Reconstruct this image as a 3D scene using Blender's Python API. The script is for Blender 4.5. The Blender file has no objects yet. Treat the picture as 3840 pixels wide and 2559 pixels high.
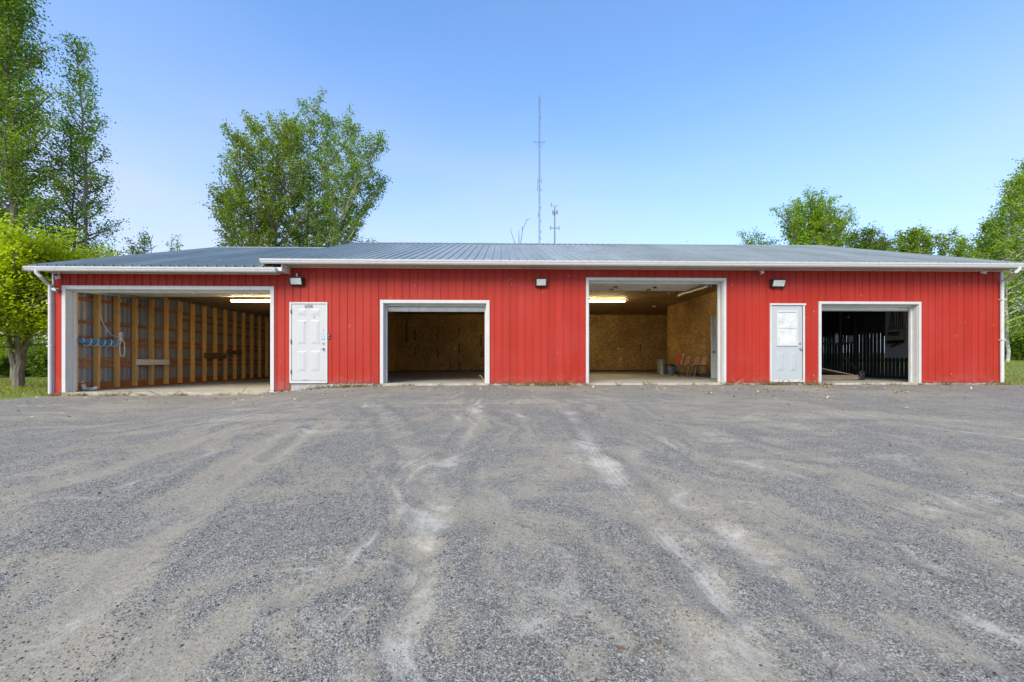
import bpy, bmesh, math, random
import numpy as np
from mathutils import Vector, Matrix, noise as mnoise

rng = np.random.default_rng(11)
random.seed(11)
S = bpy.context.scene
COL = S.collection
PI = math.pi
R = math.radians

# ------------------------------------------------------------------ camera, sky, sun, exposure
F, CX, HY = 1600.0, 1920.0, 1355.0          # focal length and horizon in pixels of the 3840 wide photograph
TH = math.atan(42.0 / F)                    # the camera is turned this far to the right of the wall's normal
cT, sT = math.cos(TH), math.sin(TH)
ZC = 0.59                                   # eye height above the main floor
D = 11.35                                   # distance to the front wall

cam = bpy.data.cameras.new('camera')
cam.sensor_width = 36.0
cam.lens = 36.0 * F / 3840.0
cam.shift_y = (HY - 1279.5) / 3840.0
cam.clip_start = 0.05
cam.clip_end = 3000.0
camo = bpy.data.objects.new('camera', cam)
COL.objects.link(camo)
camo.location = (0, 0, ZC)
camo.rotation_euler = (PI / 2, 0, -TH)
S.camera = camo

SUN_EL, SUN_AZ = R(40), R(208)              # azimuth measured clockwise from +Y: behind the camera, a little to the left
world = bpy.data.worlds.new('World')
S.world = world
world.use_nodes = True
wn, wl = world.node_tree.nodes, world.node_tree.links
wn.clear()
wo = wn.new('ShaderNodeOutputWorld')
bg = wn.new('ShaderNodeBackground')
sky = wn.new('ShaderNodeTexSky')
sky.sky_type = 'NISHITA'
sky.sun_disc = False
sky.sun_elevation = SUN_EL
sky.sun_rotation = SUN_AZ
sky.altitude = 80
sky.air_density = 1.0
sky.dust_density = 0.6
sky.ozone_density = 2.2
# thin high cloud: wide soft veils, whiter where the noise is high
tc = wn.new('ShaderNodeTexCoord')
mp = wn.new('ShaderNodeMapping'); mp.inputs['Scale'].default_value = (1.3, 1.3, 4.2)
mp.inputs['Location'].default_value = (0.35, 0.1, 0.2)
nz = wn.new('ShaderNodeTexNoise'); nz.inputs['Scale'].default_value = 1.35; nz.inputs['Detail'].default_value = 3; nz.inputs['Roughness'].default_value = 0.42
rp = wn.new('ShaderNodeValToRGB')
rp.color_ramp.elements[0].position = 0.35; rp.color_ramp.elements[0].color = (0.55, 0.55, 0.55, 1)
rp.color_ramp.elements[1].position = 0.78; rp.color_ramp.elements[1].color = (1.0, 1.0, 1.0, 1)
mx = wn.new('ShaderNodeMix'); mx.data_type = 'RGBA'
mx.inputs['B'].default_value = (3.5, 3.3, 4.2, 1)
tint = wn.new('ShaderNodeMix'); tint.data_type = 'RGBA'; tint.blend_type = 'MULTIPLY'; tint.inputs['Factor'].default_value = 1.0
tint.inputs['B'].default_value = (0.72, 1.12, 1.38, 1)
wl.new(tc.outputs['Generated'], mp.inputs['Vector'])
wl.new(mp.outputs['Vector'], nz.inputs['Vector'])
wl.new(nz.outputs['Fac'], rp.inputs['Fac'])
wl.new(sky.outputs['Color'], tint.inputs['A'])
wl.new(tint.outputs['Result'], mx.inputs['A'])
sep = wn.new('ShaderNodeSeparateXYZ'); wl.new(tc.outputs['Generated'], sep.inputs['Vector'])
hz = wn.new('ShaderNodeMapRange'); hz.inputs['From Min'].default_value = 0.0; hz.inputs['From Max'].default_value = 0.70
hz.inputs['To Min'].default_value = 0.97; hz.inputs['To Max'].default_value = 0.09; hz.interpolation_type = 'SMOOTHERSTEP'
wl.new(sep.outputs['Z'], hz.inputs['Value'])
ad = wn.new('ShaderNodeMath'); ad.operation = 'MULTIPLY'; ad.use_clamp = True
wl.new(rp.outputs['Color'], ad.inputs[0]); wl.new(hz.outputs['Result'], ad.inputs[1])
wl.new(ad.outputs[0], mx.inputs['Factor'])
wl.new(mx.outputs['Result'], bg.inputs['Color'])
bg.inputs['Strength'].default_value = 0.14
wl.new(bg.outputs['Background'], wo.inputs['Surface'])

sun = bpy.data.lights.new('sun', 'SUN')
sun.energy = 2.55
sun.angle = R(36)
sun.color = (1.0, 0.86, 0.655)
suno = bpy.data.objects.new('sun', sun)
COL.objects.link(suno)
sd = Vector((math.sin(SUN_AZ) * math.cos(SUN_EL), math.cos(SUN_AZ) * math.cos(SUN_EL), math.sin(SUN_EL)))
suno.rotation_euler = (-sd).to_track_quat('-Z', 'Y').to_euler()
suno.location = sd * 60

S.view_settings.view_transform = 'Standard'
S.view_settings.look = 'None'
S.view_settings.exposure = 0.85
S.view_settings.gamma = 1.0
S.cycles.max_bounces = 8
S.cycles.diffuse_bounces = 5
S.cycles.transparent_max_bounces = 12
S.cycles.use_denoising = True


def P(px, py, Y):
    """Point of the place seen at photograph pixel (px, py) on the plane y = Y."""
    u = (px - CX) / F
    X = Y * (sT + u * cT) / (cT - u * sT)
    return X, ZC + (HY - py) / F * (X * sT + Y * cT)


def PX(px, Y=D):
    return P(px, HY, Y)[0]


def PZ(px, py, Y=D):
    return P(px, py, Y)[1]


# ------------------------------------------------------------------ materials
MATS = {}


def new_mat(name):
    m = bpy.data.materials.new(name)
    m.use_nodes = True
    nt = m.node_tree
    MATS[name] = m
    return m, nt.nodes, nt.links, nt.nodes['Principled BSDF']


def ramp(n, stops):
    r = n.new('ShaderNodeValToRGB')
    els = r.color_ramp.elements
    while len(els) < len(stops):
        els.new(0.5)
    for e, (p, c) in zip(els, stops):
        e.position = p
        e.color = (c[0], c[1], c[2], 1) if isinstance(c, (tuple, list)) else (c, c, c, 1)
    return r


def position(n, l, scale=(1, 1, 1)):
    g = n.new('ShaderNodeNewGeometry')
    v = n.new('ShaderNodeVectorMath'); v.operation = 'MULTIPLY'
    v.inputs[1].default_value = scale
    l.new(g.outputs['Position'], v.inputs[0])
    return v.outputs[0]


def noise(n, l, vec, scale, detail=4, rough=0.55):
    t = n.new('ShaderNodeTexNoise')
    t.inputs['Scale'].default_value = scale
    t.inputs['Detail'].default_value = detail
    t.inputs['Roughness'].default_value = rough
    l.new(vec, t.inputs['Vector'])
    return t.outputs['Fac']


def mixc(n, l, fac, a, b, mode='MIX'):
    m = n.new('ShaderNodeMix'); m.data_type = 'RGBA'; m.blend_type = mode
    for key, v in (('Factor', fac), ('A', a), ('B', b)):
        if isinstance(v, (int, float)):
            m.inputs[key].default_value = v if key == 'Factor' else (v, v, v, 1)
        elif isinstance(v, (tuple, list)):
            m.inputs[key].default_value = (v[0], v[1], v[2], 1)
        else:
            l.new(v, m.inputs[key])
    return m.outputs['Result']


def math_(n, l, op, a, b=0.0):
    m = n.new('ShaderNodeMath'); m.operation = op
    for i, v in enumerate((a, b)):
        if isinstance(v, (int, float)):
            m.inputs[i].default_value = v
        else:
            l.new(v, m.inputs[i])
    return m.outputs[0]


def add_bump(n, l, b, height, strength, dist=0.01):
    bp = n.new('ShaderNodeBump')
    bp.inputs['Strength'].default_value = strength
    bp.inputs['Distance'].default_value = dist
    l.new(height, bp.inputs['Height'])
    l.new(bp.outputs['Normal'], b.inputs['Normal'])


def plain(name, color, rough=0.6, metal=0.0, var=0.18, scale=3.0, stretch=(1, 1, 1), bump=0.0, bscale=80, rand=0.0, dirt=None):
    m, n, l, b = new_mat(name)
    v = position(n, l, stretch)
    f = noise(n, l, v, scale, 6)
    lo = tuple(c * (1 - var) for c in color); hi = tuple(min(1, c * (1 + var)) for c in color)
    c = ramp(n, [(0.3, lo), (0.7, hi)])
    l.new(f, c.inputs['Fac'])
    out = c.outputs['Color']
    if dirt:
        f2 = noise(n, l, position(n, l, (1.5, 1.5, 1.0)), 5.0, 8, 0.65)
        r2 = ramp(n, [(0.52, 0.0), (0.72, dirt[1])])
        l.new(f2, r2.inputs['Fac'])
        out = mixc(n, l, r2.outputs['Color'], out, dirt[0])
    if rand:
        oi = n.new('ShaderNodeObjectInfo')
        rr = ramp(n, [(0, 1 - rand), (1, 1 + rand)])
        l.new(oi.outputs['Random'], rr.inputs['Fac'])
        out = mixc(n, l, 1.0, out, rr.outputs['Color'], 'MULTIPLY')
    l.new(out, b.inputs['Base Color'])
    b.inputs['Roughness'].default_value = rough
    b.inputs['Metallic'].default_value = metal
    if bump:
        add_bump(n, l, b, noise(n, l, v, bscale, 5), bump, 0.005)
    return m


def mk_siding():
    m, n, l, b = new_mat('red_siding')
    oi = n.new('ShaderNodeObjectInfo')
    base = ramp(n, [(0.0, (0.375, 0.024, 0.012)), (1.0, (0.425, 0.030, 0.015))])
    l.new(oi.outputs['Random'], base.inputs['Fac'])
    streak = ramp(n, [(0.30, 0.90), (0.68, 1.03)])
    l.new(noise(n, l, position(n, l, (9, 9, 0.5)), 1.0, 5, 0.6), streak.inputs['Fac'])
    c = mixc(n, l, 1.0, base.outputs['Color'], streak.outputs['Color'], 'MULTIPLY')
    fade = ramp(n, [(0.45, 0.0), (0.75, 0.14)])
    l.new(noise(n, l, position(n, l), 0.9, 5), fade.inputs['Fac'])
    c = mixc(n, l, fade.outputs['Color'], c, (0.46, 0.11, 0.09))
    # pale bird and insect specks
    vo = n.new('ShaderNodeTexVoronoi'); vo.inputs['Scale'].default_value = 1.0
    l.new(position(n, l, (5.5, 5.5, 3.0)), vo.inputs['Vector'])
    sp = ramp(n, [(0.045, 0.6), (0.075, 0.0)])
    l.new(vo.outputs['Distance'], sp.inputs['Fac'])
    keep = ramp(n, [(0.52, 0.0), (0.56, 1.0)])
    l.new(noise(n, l, position(n, l), 1.7, 2), keep.inputs['Fac'])
    spk = math_(n, l, 'MULTIPLY', sp.outputs['Color'], keep.outputs['Color'])
    c = mixc(n, l, spk, c, (0.66, 0.42, 0.36))
    # grey mud splashed in patches on the foot of the boards
    gz_ = n.new('ShaderNodeNewGeometry'); sz_ = n.new('ShaderNodeSeparateXYZ'); l.new(gz_.outputs['Position'], sz_.inputs[0])
    low_ = n.new('ShaderNodeMapRange'); low_.inputs['From Min'].default_value = 0.0; low_.inputs['From Max'].default_value = 0.30; low_.inputs['To Min'].default_value = 0.30; low_.inputs['To Max'].default_value = 0.0
    l.new(sz_.outputs['Z'], low_.inputs['Value'])
    ms = ramp(n, [(0.42, 0.0), (0.62, 1.0)]); l.new(noise(n, l, position(n, l), 7.0, 8, 0.7), ms.inputs['Fac'])
    c = mixc(n, l, math_(n, l, 'MULTIPLY', low_.outputs[0], ms.outputs['Color']), c, (0.30, 0.20, 0.16))
    l.new(c, b.inputs['Base Color'])
    b.inputs['Roughness'].default_value = 0.55
    b.inputs['Specular IOR Level'].default_value = 0.25
    add_bump(n, l, b, noise(n, l, position(n, l, (30, 30, 3)), 1.0, 5), 0.12, 0.004)
    return m


def mk_roof():
    m, n, l, b = new_mat('roof_metal')
    c = ramp(n, [(0.3, (0.255, 0.282, 0.262)), (0.7, (0.355, 0.380, 0.350))])
    l.new(noise(n, l, position(n, l, (1.0, 0.35, 0.35)), 1.4, 6, 0.6), c.inputs['Fac'])
    oi = n.new('ShaderNodeObjectInfo')
    rr = ramp(n, [(0, 0.90), (1, 1.08)])
    l.new(oi.outputs['Random'], rr.inputs['Fac'])
    out = mixc(n, l, 1.0, c.outputs['Color'], rr.outputs['Color'], 'MULTIPLY')
    f2 = ramp(n, [(0.56, 0.0), (0.75, 0.5)])
    l.new(noise(n, l, position(n, l, (3.0, 0.6, 0.6)), 2.2, 8, 0.7), f2.inputs['Fac'])
    out = mixc(n, l, f2.outputs['Color'], out, (0.50, 0.50, 0.49))
    l.new(out, b.inputs['Base Color'])
    b.inputs['Metallic'].default_value = 0.2
    b.inputs['Roughness'].default_value = 0.42
    add_bump(n, l, b, noise(n, l, position(n, l), 3.0, 3), 0.15, 0.02)
    return m


def mk_osb(name, dark, light):
    m, n, l, b = new_mat(name)
    acc = None
    for k, st in enumerate(((28, 28, 9), (11, 11, 24))):
        vo = n.new('ShaderNodeTexVoronoi'); vo.inputs['Scale'].default_value = 1.0
        l.new(position(n, l, st), vo.inputs['Vector'])
        sp = n.new('ShaderNodeSeparateColor')
        l.new(vo.outputs['Color'], sp.inputs['Color'])
        acc = sp.outputs[0] if acc is None else math_(n, l, 'ADD', math_(n, l, 'MULTIPLY', acc, 0.5), math_(n, l, 'MULTIPLY', sp.outputs[0], 0.5))
    c = ramp(n, [(0.15, dark), (0.85, light)])
    l.new(acc, c.inputs['Fac'])
    big = ramp(n, [(0.3, 0.72), (0.7, 1.12)])
    l.new(noise(n, l, position(n, l), 1.1, 4), big.inputs['Fac'])
    out = mixc(n, l, 1.0, c.outputs['Color'], big.outputs['Color'], 'MULTIPLY')
    oi = n.new('ShaderNodeObjectInfo')
    rr = ramp(n, [(0, 0.86), (1, 1.12)])
    l.new(oi.outputs['Random'], rr.inputs['Fac'])
    out = mixc(n, l, 1.0, out, rr.outputs['Color'], 'MULTIPLY')
    l.new(out, b.inputs['Base Color'])
    b.inputs['Roughness'].default_value = 0.75
    return m


def mk_wood(name, dark, light, grain=(18, 18, 0.7), knots=True, rand=0.12):
    m, n, l, b = new_mat(name)
    c = ramp(n, [(0.3, dark), (0.7, light)])
    l.new(noise(n, l, position(n, l, grain), 1.5, 6, 0.6), c.inputs['Fac'])
    out = c.outputs['Color']
    if knots:
        vo = n.new('ShaderNodeTexVoronoi'); vo.inputs['Scale'].default_value = 1.0
        l.new(position(n, l, (9, 9, 4.2)), vo.inputs['Vector'])
        kr = ramp(n, [(0.10, 0.75), (0.17, 0.0)])
        l.new(vo.outputs['Distance'], kr.inputs['Fac'])
        out = mixc(n, l, kr.outputs['Color'], out, tuple(x * 0.35 for x in dark))
    oi = n.new('ShaderNodeObjectInfo')
    rr = ramp(n, [(0, 1 - rand), (1, 1 + rand)])
    l.new(oi.outputs['Random'], rr.inputs['Fac'])
    out = mixc(n, l, 1.0, out, rr.outputs['Color'], 'MULTIPLY')
    l.new(out, b.inputs['Base Color'])
    b.inputs['Roughness'].default_value = 0.7
    return m


def mk_gravel():
    m, n, l, b = new_mat('gravel')
    acc = None
    v1 = n.new('ShaderNodeTexVoronoi'); v1.inputs['Scale'].default_value = 160
    l.new(position(n, l), v1.inputs['Vector'])
    s1 = n.new('ShaderNodeSeparateColor'); l.new(v1.outputs['Color'], s1.inputs['Color'])
    v2 = n.new('ShaderNodeTexVoronoi'); v2.inputs['Scale'].default_value = 34
    l.new(position(n, l), v2.inputs['Vector'])
    s2 = n.new('ShaderNodeSeparateColor'); l.new(v2.outputs['Color'], s2.inputs['Color'])
    mixv = math_(n, l, 'ADD', math_(n, l, 'MULTIPLY', s1.outputs[0], 0.86), math_(n, l, 'MULTIPLY', s2.outputs[0], 0.14))
    stone = ramp(n, [(0.12, (0.080, 0.075, 0.063)), (0.42, (0.172, 0.162, 0.139)), (0.70, (0.250, 0.236, 0.203)), (0.95, (0.44, 0.417, 0.365))])
    l.new(mixv, stone.inputs['Fac'])
    # brownish fines between stones
    at = n.new('ShaderNodeAttribute'); at.attribute_name = 'dust'
    at2 = n.new('ShaderNodeAttribute'); at2.attribute_name = 'pale'
    fine = noise(n, l, position(n, l), 9.0, 8, 0.7)
    wide = noise(n, l, position(n, l), 0.55, 6, 0.6)
    d = math_(n, l, 'ADD', at.outputs['Fac'], math_(n, l, 'MULTIPLY', math_(n, l, 'SUBTRACT', fine, 0.5), 1.5))
    d = math_(n, l, 'ADD', d, math_(n, l, 'MULTIPLY', math_(n, l, 'SUBTRACT', wide, 0.5), 1.9))
    strk = noise(n, l, position(n, l, (0.8, 3.2, 1)), 1.0, 5, 0.6)
    d = math_(n, l, 'ADD', d, math_(n, l, 'MULTIPLY', math_(n, l, 'SUBTRACT', strk, 0.5), 1.7))
    # wheel-swept streaks fanning out from the bay doors
    gp = n.new('ShaderNodeNewGeometry'); sx_ = n.new('ShaderNodeSeparateXYZ'); l.new(gp.outputs['Position'], sx_.inputs[0])
    qx = math_(n, l, 'ADD', sx_.outputs['X'], 0.6); qy = math_(n, l, 'SUBTRACT', 13.2, sx_.outputs['Y'])
    ang = math_(n, l, 'ARCTAN2', qx, qy)
    rad = math_(n, l, 'SQRT', math_(n, l, 'ADD', math_(n, l, 'MULTIPLY', qx, qx), math_(n, l, 'MULTIPLY', qy, qy)))
    wv = math_(n, l, 'MULTIPLY', math_(n, l, 'SUBTRACT', noise(n, l, position(n, l), 0.45, 2), 0.5), 0.55)
    cb = n.new('ShaderNodeCombineXYZ')
    l.new(math_(n, l, 'MULTIPLY', math_(n, l, 'ADD', ang, wv), 24.0), cb.inputs[0]); l.new(math_(n, l, 'MULTIPLY', rad, 0.55), cb.inputs[1])
    fan = noise(n, l, cb.outputs[0], 1.0, 6, 0.62)
    cb2 = n.new('ShaderNodeCombineXYZ'); cb2.inputs[2].default_value = 7.3
    l.new(math_(n, l, 'MULTIPLY', math_(n, l, 'ADD', ang, wv), 38.0), cb2.inputs[0]); l.new(math_(n, l, 'MULTIPLY', rad, 0.8), cb2.inputs[1])
    fan2 = noise(n, l, cb2.outputs[0], 1.0, 6, 0.65)
    d = math_(n, l, 'ADD', d, math_(n, l, 'MULTIPLY', math_(n, l, 'SUBTRACT', fan, 0.5), 3.3))
    dr = ramp(n, [(0.15, 0.0), (0.75, 0.92)])
    l.new(d, dr.inputs['Fac'])
    dustc = ramp(n, [(0.3, (0.235, 0.206, 0.151)), (0.7, (0.365, 0.324, 0.243))])
    l.new(noise(n, l, position(n, l), 26.0, 6, 0.75), dustc.inputs['Fac'])
    poke = ramp(n, [(0.60, 1.0), (0.72, 0.30)])          # stones that stick out of the fines
    l.new(s1.outputs[1], poke.inputs['Fac'])
    drf = math_(n, l, 'MULTIPLY', dr.outputs['Color'], poke.outputs['Color'])
    out = mixc(n, l, drf, stone.outputs['Color'], dustc.outputs['Color'])
    la = n.new('ShaderNodeAttribute'); la.attribute_name = 'lat'
    ri = n.new('ShaderNodeAttribute'); ri.attribute_name = 'rib'
    cosr = math_(n, l, 'COSINE', math_(n, l, 'MULTIPLY', la.outputs['Fac'], 2 * PI / 0.048))
    ribv = math_(n, l, 'MULTIPLY', math_(n, l, 'MULTIPLY', cosr, ri.outputs['Fac']), 0.10)
    p0 = math_(n, l, 'ADD', at2.outputs['Fac'], math_(n, l, 'MULTIPLY', math_(n, l, 'SUBTRACT', noise(n, l, position(n, l, (0.7, 1.6, 1)), 1.1, 5, 0.6), 0.55), 1.1))
    p0 = math_(n, l, 'ADD', p0, ribv)
    p0 = math_(n, l, 'ADD', p0, math_(n, l, 'MULTIPLY', math_(n, l, 'SUBTRACT', fan2, 0.53), 2.6))
    p = math_(n, l, 'ADD', p0, math_(n, l, 'MULTIPLY', math_(n, l, 'SUBTRACT', noise(n, l, position(n, l), 14.0, 8, 0.75), 0.5), 1.7))
    pr = ramp(n, [(0.16, 0.0), (1.0, 0.85)])
    l.new(p, pr.inputs['Fac'])
    out = mixc(n, l, pr.outputs['Color'], out, (0.50, 0.465, 0.39))
    l.new(out, b.inputs['Base Color'])
    b.inputs['Roughness'].default_value = 0.92
    b.inputs['Specular IOR Level'].default_value = 0.25
    h = math_(n, l, 'SUBTRACT', 1.0, v1.outputs['Distance'])
    h = math_(n, l, 'MULTIPLY', h, math_(n, l, 'SUBTRACT', 1.0, math_(n, l, 'MULTIPLY', dr.outputs['Color'], 0.75)))
    add_bump(n, l, b, h, 0.55, 0.006)
    return m


def mk_island(name, stops, rough=0.6, trans=0.45, spec=0.2):
    """Leaves, blades, pebbles: every loose piece of the mesh gets its own shade."""
    m, n, l, b = new_mat(name)
    g = n.new('ShaderNodeNewGeometry')
    c = ramp(n, stops)
    l.new(g.outputs['Random Per Island'], c.inputs['Fac'])
    big = ramp(n, [(0.3, 0.75), (0.7, 1.2)])
    l.new(noise(n, l, position(n, l), 0.8, 3), big.inputs['Fac'])
    out = mixc(n, l, 1.0, c.outputs['Color'], big.outputs['Color'], 'MULTIPLY')
    l.new(out, b.inputs['Base Color'])
    b.inputs['Roughness'].default_value = rough
    b.inputs['Specular IOR Level'].default_value = spec
    if trans:
        t = n.new('ShaderNodeBsdfTranslucent')
        l.new(mixc(n, l, 1.0, out, (1.25, 1.2, 0.6), 'MULTIPLY'), t.inputs['Color'])
        mx_ = n.new('ShaderNodeMixShader'); mx_.inputs[0].default_value = trans
        l.new(b.outputs[0], mx_.inputs[1]); l.new(t.outputs[0], mx_.inputs[2])
        l.new(mx_.outputs[0], n['Material Output'].inputs['Surface'])
    return m


def mk_emit(name, color, strength):
    m, n, l, b = new_mat(name)
    b.inputs['Base Color'].default_value = (*color, 1)
    b.inputs['Emission Color'].default_value = (*color, 1)
    b.inputs['Emission Strength'].default_value = strength
    return m


mk_siding(); mk_roof(); mk_gravel()
mk_osb('osb', (0.30, 0.165, 0.05), (0.62, 0.40, 0.145))
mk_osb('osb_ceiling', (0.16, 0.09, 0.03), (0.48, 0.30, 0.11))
mk_wood('stud_wood', (0.55, 0.27, 0.055), (0.80, 0.45, 0.13))
mk_wood('girt_wood', (0.22, 0.075, 0.02), (0.36, 0.135, 0.04), grain=(18, 0.7, 18))
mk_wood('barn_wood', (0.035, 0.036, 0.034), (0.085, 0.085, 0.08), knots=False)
mk_wood('old_plank', (0.11, 0.085, 0.06), (0.24, 0.19, 0.14), grain=(1.0, 14, 14), knots=False)
mk_wood('dark_board', (0.10, 0.055, 0.02), (0.20, 0.12, 0.05), grain=(18, 0.7, 18), knots=False)
plain('white_trim', (0.57, 0.56, 0.535), 0.45, var=0.05, scale=5, dirt=((0.45, 0.43, 0.39), 0.35))
plain('white_gutter', (0.60, 0.59, 0.57), 0.4, var=0.05, scale=3, stretch=(2, 2, 9), dirt=((0.42, 0.40, 0.34), 0.45))
plain('fascia_white', (0.66, 0.66, 0.62), 0.5, var=0.08, scale=5, dirt=((0.36, 0.34, 0.27), 0.5))
plain('soffit', (0.50, 0.44, 0.37), 0.6, var=0.10, scale=5, rand=0.06)
plain('door_white', (0.51, 0.51, 0.495), 0.4, var=0.03, scale=3, dirt=((0.55, 0.55, 0.52), 0.2))
plain('door_grey', (0.425, 0.455, 0.46), 0.45, var=0.03, scale=3, dirt=((0.48, 0.50, 0.50), 0.25))
plain('door_green', (0.62, 0.70, 0.68), 0.5, var=0.05, scale=3)
plain('overhead_door', (0.70, 0.70, 0.66), 0.5, var=0.08, scale=4, dirt=((0.40, 0.36, 0.28), 0.45))
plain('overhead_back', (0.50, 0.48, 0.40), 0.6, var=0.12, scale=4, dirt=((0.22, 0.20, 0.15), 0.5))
plain('concrete', (0.40, 0.385, 0.35), 0.85, var=0.2, scale=2.0, bump=0.2, dirt=((0.24, 0.22, 0.19), 0.5))
plain('concrete_edge', (0.44, 0.39, 0.30), 0.9, var=0.22, scale=5.0, bump=0.3, dirt=((0.25, 0.20, 0.13), 0.5))
plain('floor_concrete', (0.38, 0.365, 0.33), 0.6, var=0.22, scale=1.4, stretch=(0.5, 1.5, 1), dirt=((0.13, 0.12, 0.11), 0.6))
plain('liner_metal', (0.25, 0.265, 0.31), 0.45, metal=0.35, var=0.12, scale=2)
plain('dark_wood_ceiling', (0.10, 0.085, 0.065), 0.8, var=0.3, scale=3)
plain('interior_wall', (0.16, 0.12, 0.08), 0.8, var=0.2, scale=3)
plain('wall_framing', (0.25, 0.09, 0.06), 0.8, var=0.2, scale=3)
plain('bronze', (0.045, 0.040, 0.032), 0.45, metal=0.3, var=0.2, scale=8)
plain('lens', (0.62, 0.64, 0.60), 0.18, var=0.15, scale=14, dirt=((0.40, 0.38, 0.28), 0.4))
plain('steel', (0.50, 0.50, 0.49), 0.33, metal=1.0, var=0.1, scale=6)
plain('chair_leg', (0.20, 0.19, 0.18), 0.4, metal=0.6, var=0.2, scale=8)
plain('dark_metal', (0.06, 0.06, 0.06), 0.45, metal=0.6, var=0.2, scale=8)
plain('galvanized', (0.50, 0.52, 0.52), 0.34, metal=0.85, var=0.22, scale=9)
plain('tower_steel', (0.17, 0.18, 0.21), 0.5, metal=0.3, var=0.2, scale=0.4)
plain('tower_red', (0.36, 0.10, 0.09), 0.6, var=0.2, scale=0.4)
plain('black_plastic', (0.02, 0.02, 0.022), 0.4, var=0.2, scale=8)
plain('white_plastic', (0.75, 0.76, 0.76), 0.4, var=0.05, scale=8)
plain('clear_hose', (0.62, 0.64, 0.66), 0.25, var=0.1, scale=8)
plain('blue_paint', (0.035, 0.22, 0.42), 0.5, var=0.15, scale=6)
plain('blue_pail', (0.17, 0.26, 0.36), 0.4, var=0.15, scale=6)
plain('red_vinyl', (0.60, 0.075, 0.035), 0.5, var=0.15, scale=6)
plain('brown_shell', (0.42, 0.23, 0.16), 0.45, var=0.12, scale=7)
plain('grey_panel', (0.46, 0.49, 0.50), 0.6, var=0.1, scale=4)
plain('panel_beige', (0.36, 0.34, 0.24), 0.5, var=0.1, scale=6)
plain('ink', (0.035, 0.026, 0.018), 0.8, var=0.2, scale=20)
plain('navy', (0.02, 0.035, 0.11), 0.5, var=0.1, scale=20)
plain('sticker_blue', (0.05, 0.33, 0.55), 0.5, var=0.1, scale=20)
plain('ball_green', (0.52, 0.62, 0.20), 0.8, var=0.15, scale=30)
plain('rope_yellow', (0.45, 0.33, 0.10), 0.8, var=0.15, scale=30)
plain('pane_film', (0.60, 0.62, 0.58), 0.12, var=0.22, scale=4.5, bump=0.8, bscale=9)
plain('bark_grey', (0.19, 0.165, 0.13), 0.9, var=0.35, scale=6, stretch=(3, 3, 0.6), bump=0.6, bscale=14)
plain('bark_pale', (0.42, 0.40, 0.34), 0.85, var=0.35, scale=4, stretch=(1, 1, 3), bump=0.4, bscale=10)
plain('dead_wood', (0.14, 0.12, 0.11), 0.9, var=0.2, scale=4)
mk_emit('tube_glow', (1.0, 0.80, 0.42), 95.0)
mk_emit('tube_glow_dim', (1.0, 0.78, 0.40), 70.0)
mk_island('leaf_poplar', [(0.000, (0.146, 0.245, 0.026)), (0.500, (0.193, 0.329, 0.033)), (0.850, (0.257, 0.405, 0.039)), (1.000, (0.366, 0.493, 0.055))])
mk_island('leaf_poplar_yellow', [(0.000, (0.171, 0.256, 0.022)), (0.500, (0.235, 0.347, 0.028)), (0.850, (0.299, 0.422, 0.034)), (1.000, (0.401, 0.463, 0.049))])
mk_island('leaf_bright', [(0.000, (0.185, 0.314, 0.019)), (0.500, (0.247, 0.413, 0.024)), (0.850, (0.315, 0.500, 0.026)), (1.000, (0.414, 0.500, 0.036))], trans=0.42)
mk_island('leaf_maple', [(0.000, (0.308, 0.489, 0.013)), (0.450, (0.435, 0.575, 0.015)), (0.850, (0.500, 0.575, 0.018)), (1.000, (0.500, 0.575, 0.022))], trans=0.55)
mk_island('leaf_dark', [(0.000, (0.104, 0.172, 0.025)), (0.500, (0.146, 0.244, 0.031)), (1.000, (0.243, 0.360, 0.046))])
mk_island('leaf_birch', [(0.000, (0.184, 0.286, 0.028)), (0.500, (0.252, 0.389, 0.035)), (0.850, (0.315, 0.469, 0.041)), (1.000, (0.433, 0.540, 0.059))], trans=0.4)
mk_island('grass_blade', [(0.000, (0.101, 0.155, 0.015)), (0.500, (0.223, 0.282, 0.026)), (0.850, (0.365, 0.364, 0.046)), (1.000, (0.547, 0.419, 0.092))], trans=0.3)
mk_island('dry_weed', [(0.0, (0.07, 0.11, 0.02)), (0.35, (0.20, 0.16, 0.05)), (0.8, (0.30, 0.22, 0.085)), (1.0, (0.42, 0.34, 0.18))], trans=0.2)
mk_island('dead_leaf', [(0.0, (0.22, 0.11, 0.04)), (0.4, (0.38, 0.26, 0.12)), (0.8, (0.55, 0.45, 0.28)), (1.0, (0.66, 0.60, 0.46))], trans=0.15)
mk_island('pebble', [(0.0, (0.070, 0.066, 0.056)), (0.45, (0.145, 0.138, 0.12)), (0.9, (0.24, 0.228, 0.20)), (1.0, (0.44, 0.42, 0.37))], rough=0.9, trans=0)


def mk_lawn():
    m, n, l, b = new_mat('lawn')
    c = ramp(n, [(0.25, (0.075, 0.115, 0.02)), (0.5, (0.16, 0.20, 0.032)), (0.75, (0.25, 0.235, 0.06))])
    f = math_(n, l, 'ADD', math_(n, l, 'MULTIPLY', noise(n, l, position(n, l), 0.7, 5), 0.6), math_(n, l, 'MULTIPLY', noise(n, l, position(n, l), 18, 5), 0.4))
    l.new(f, c.inputs['Fac'])
    l.new(c.outputs['Color'], b.inputs['Base Color'])
    b.inputs['Roughness'].default_value = 0.9
    add_bump(n, l, b, noise(n, l, position(n, l), 30, 5), 0.6, 0.03)


mk_lawn()


# ------------------------------------------------------------------ mesh helpers
def tag(o, label=None, cat=None, group=None, kind=None):
    if label: o['label'] = label
    if cat: o['category'] = cat
    if group: o['group'] = group
    if kind: o['kind'] = kind
    return o


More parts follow.
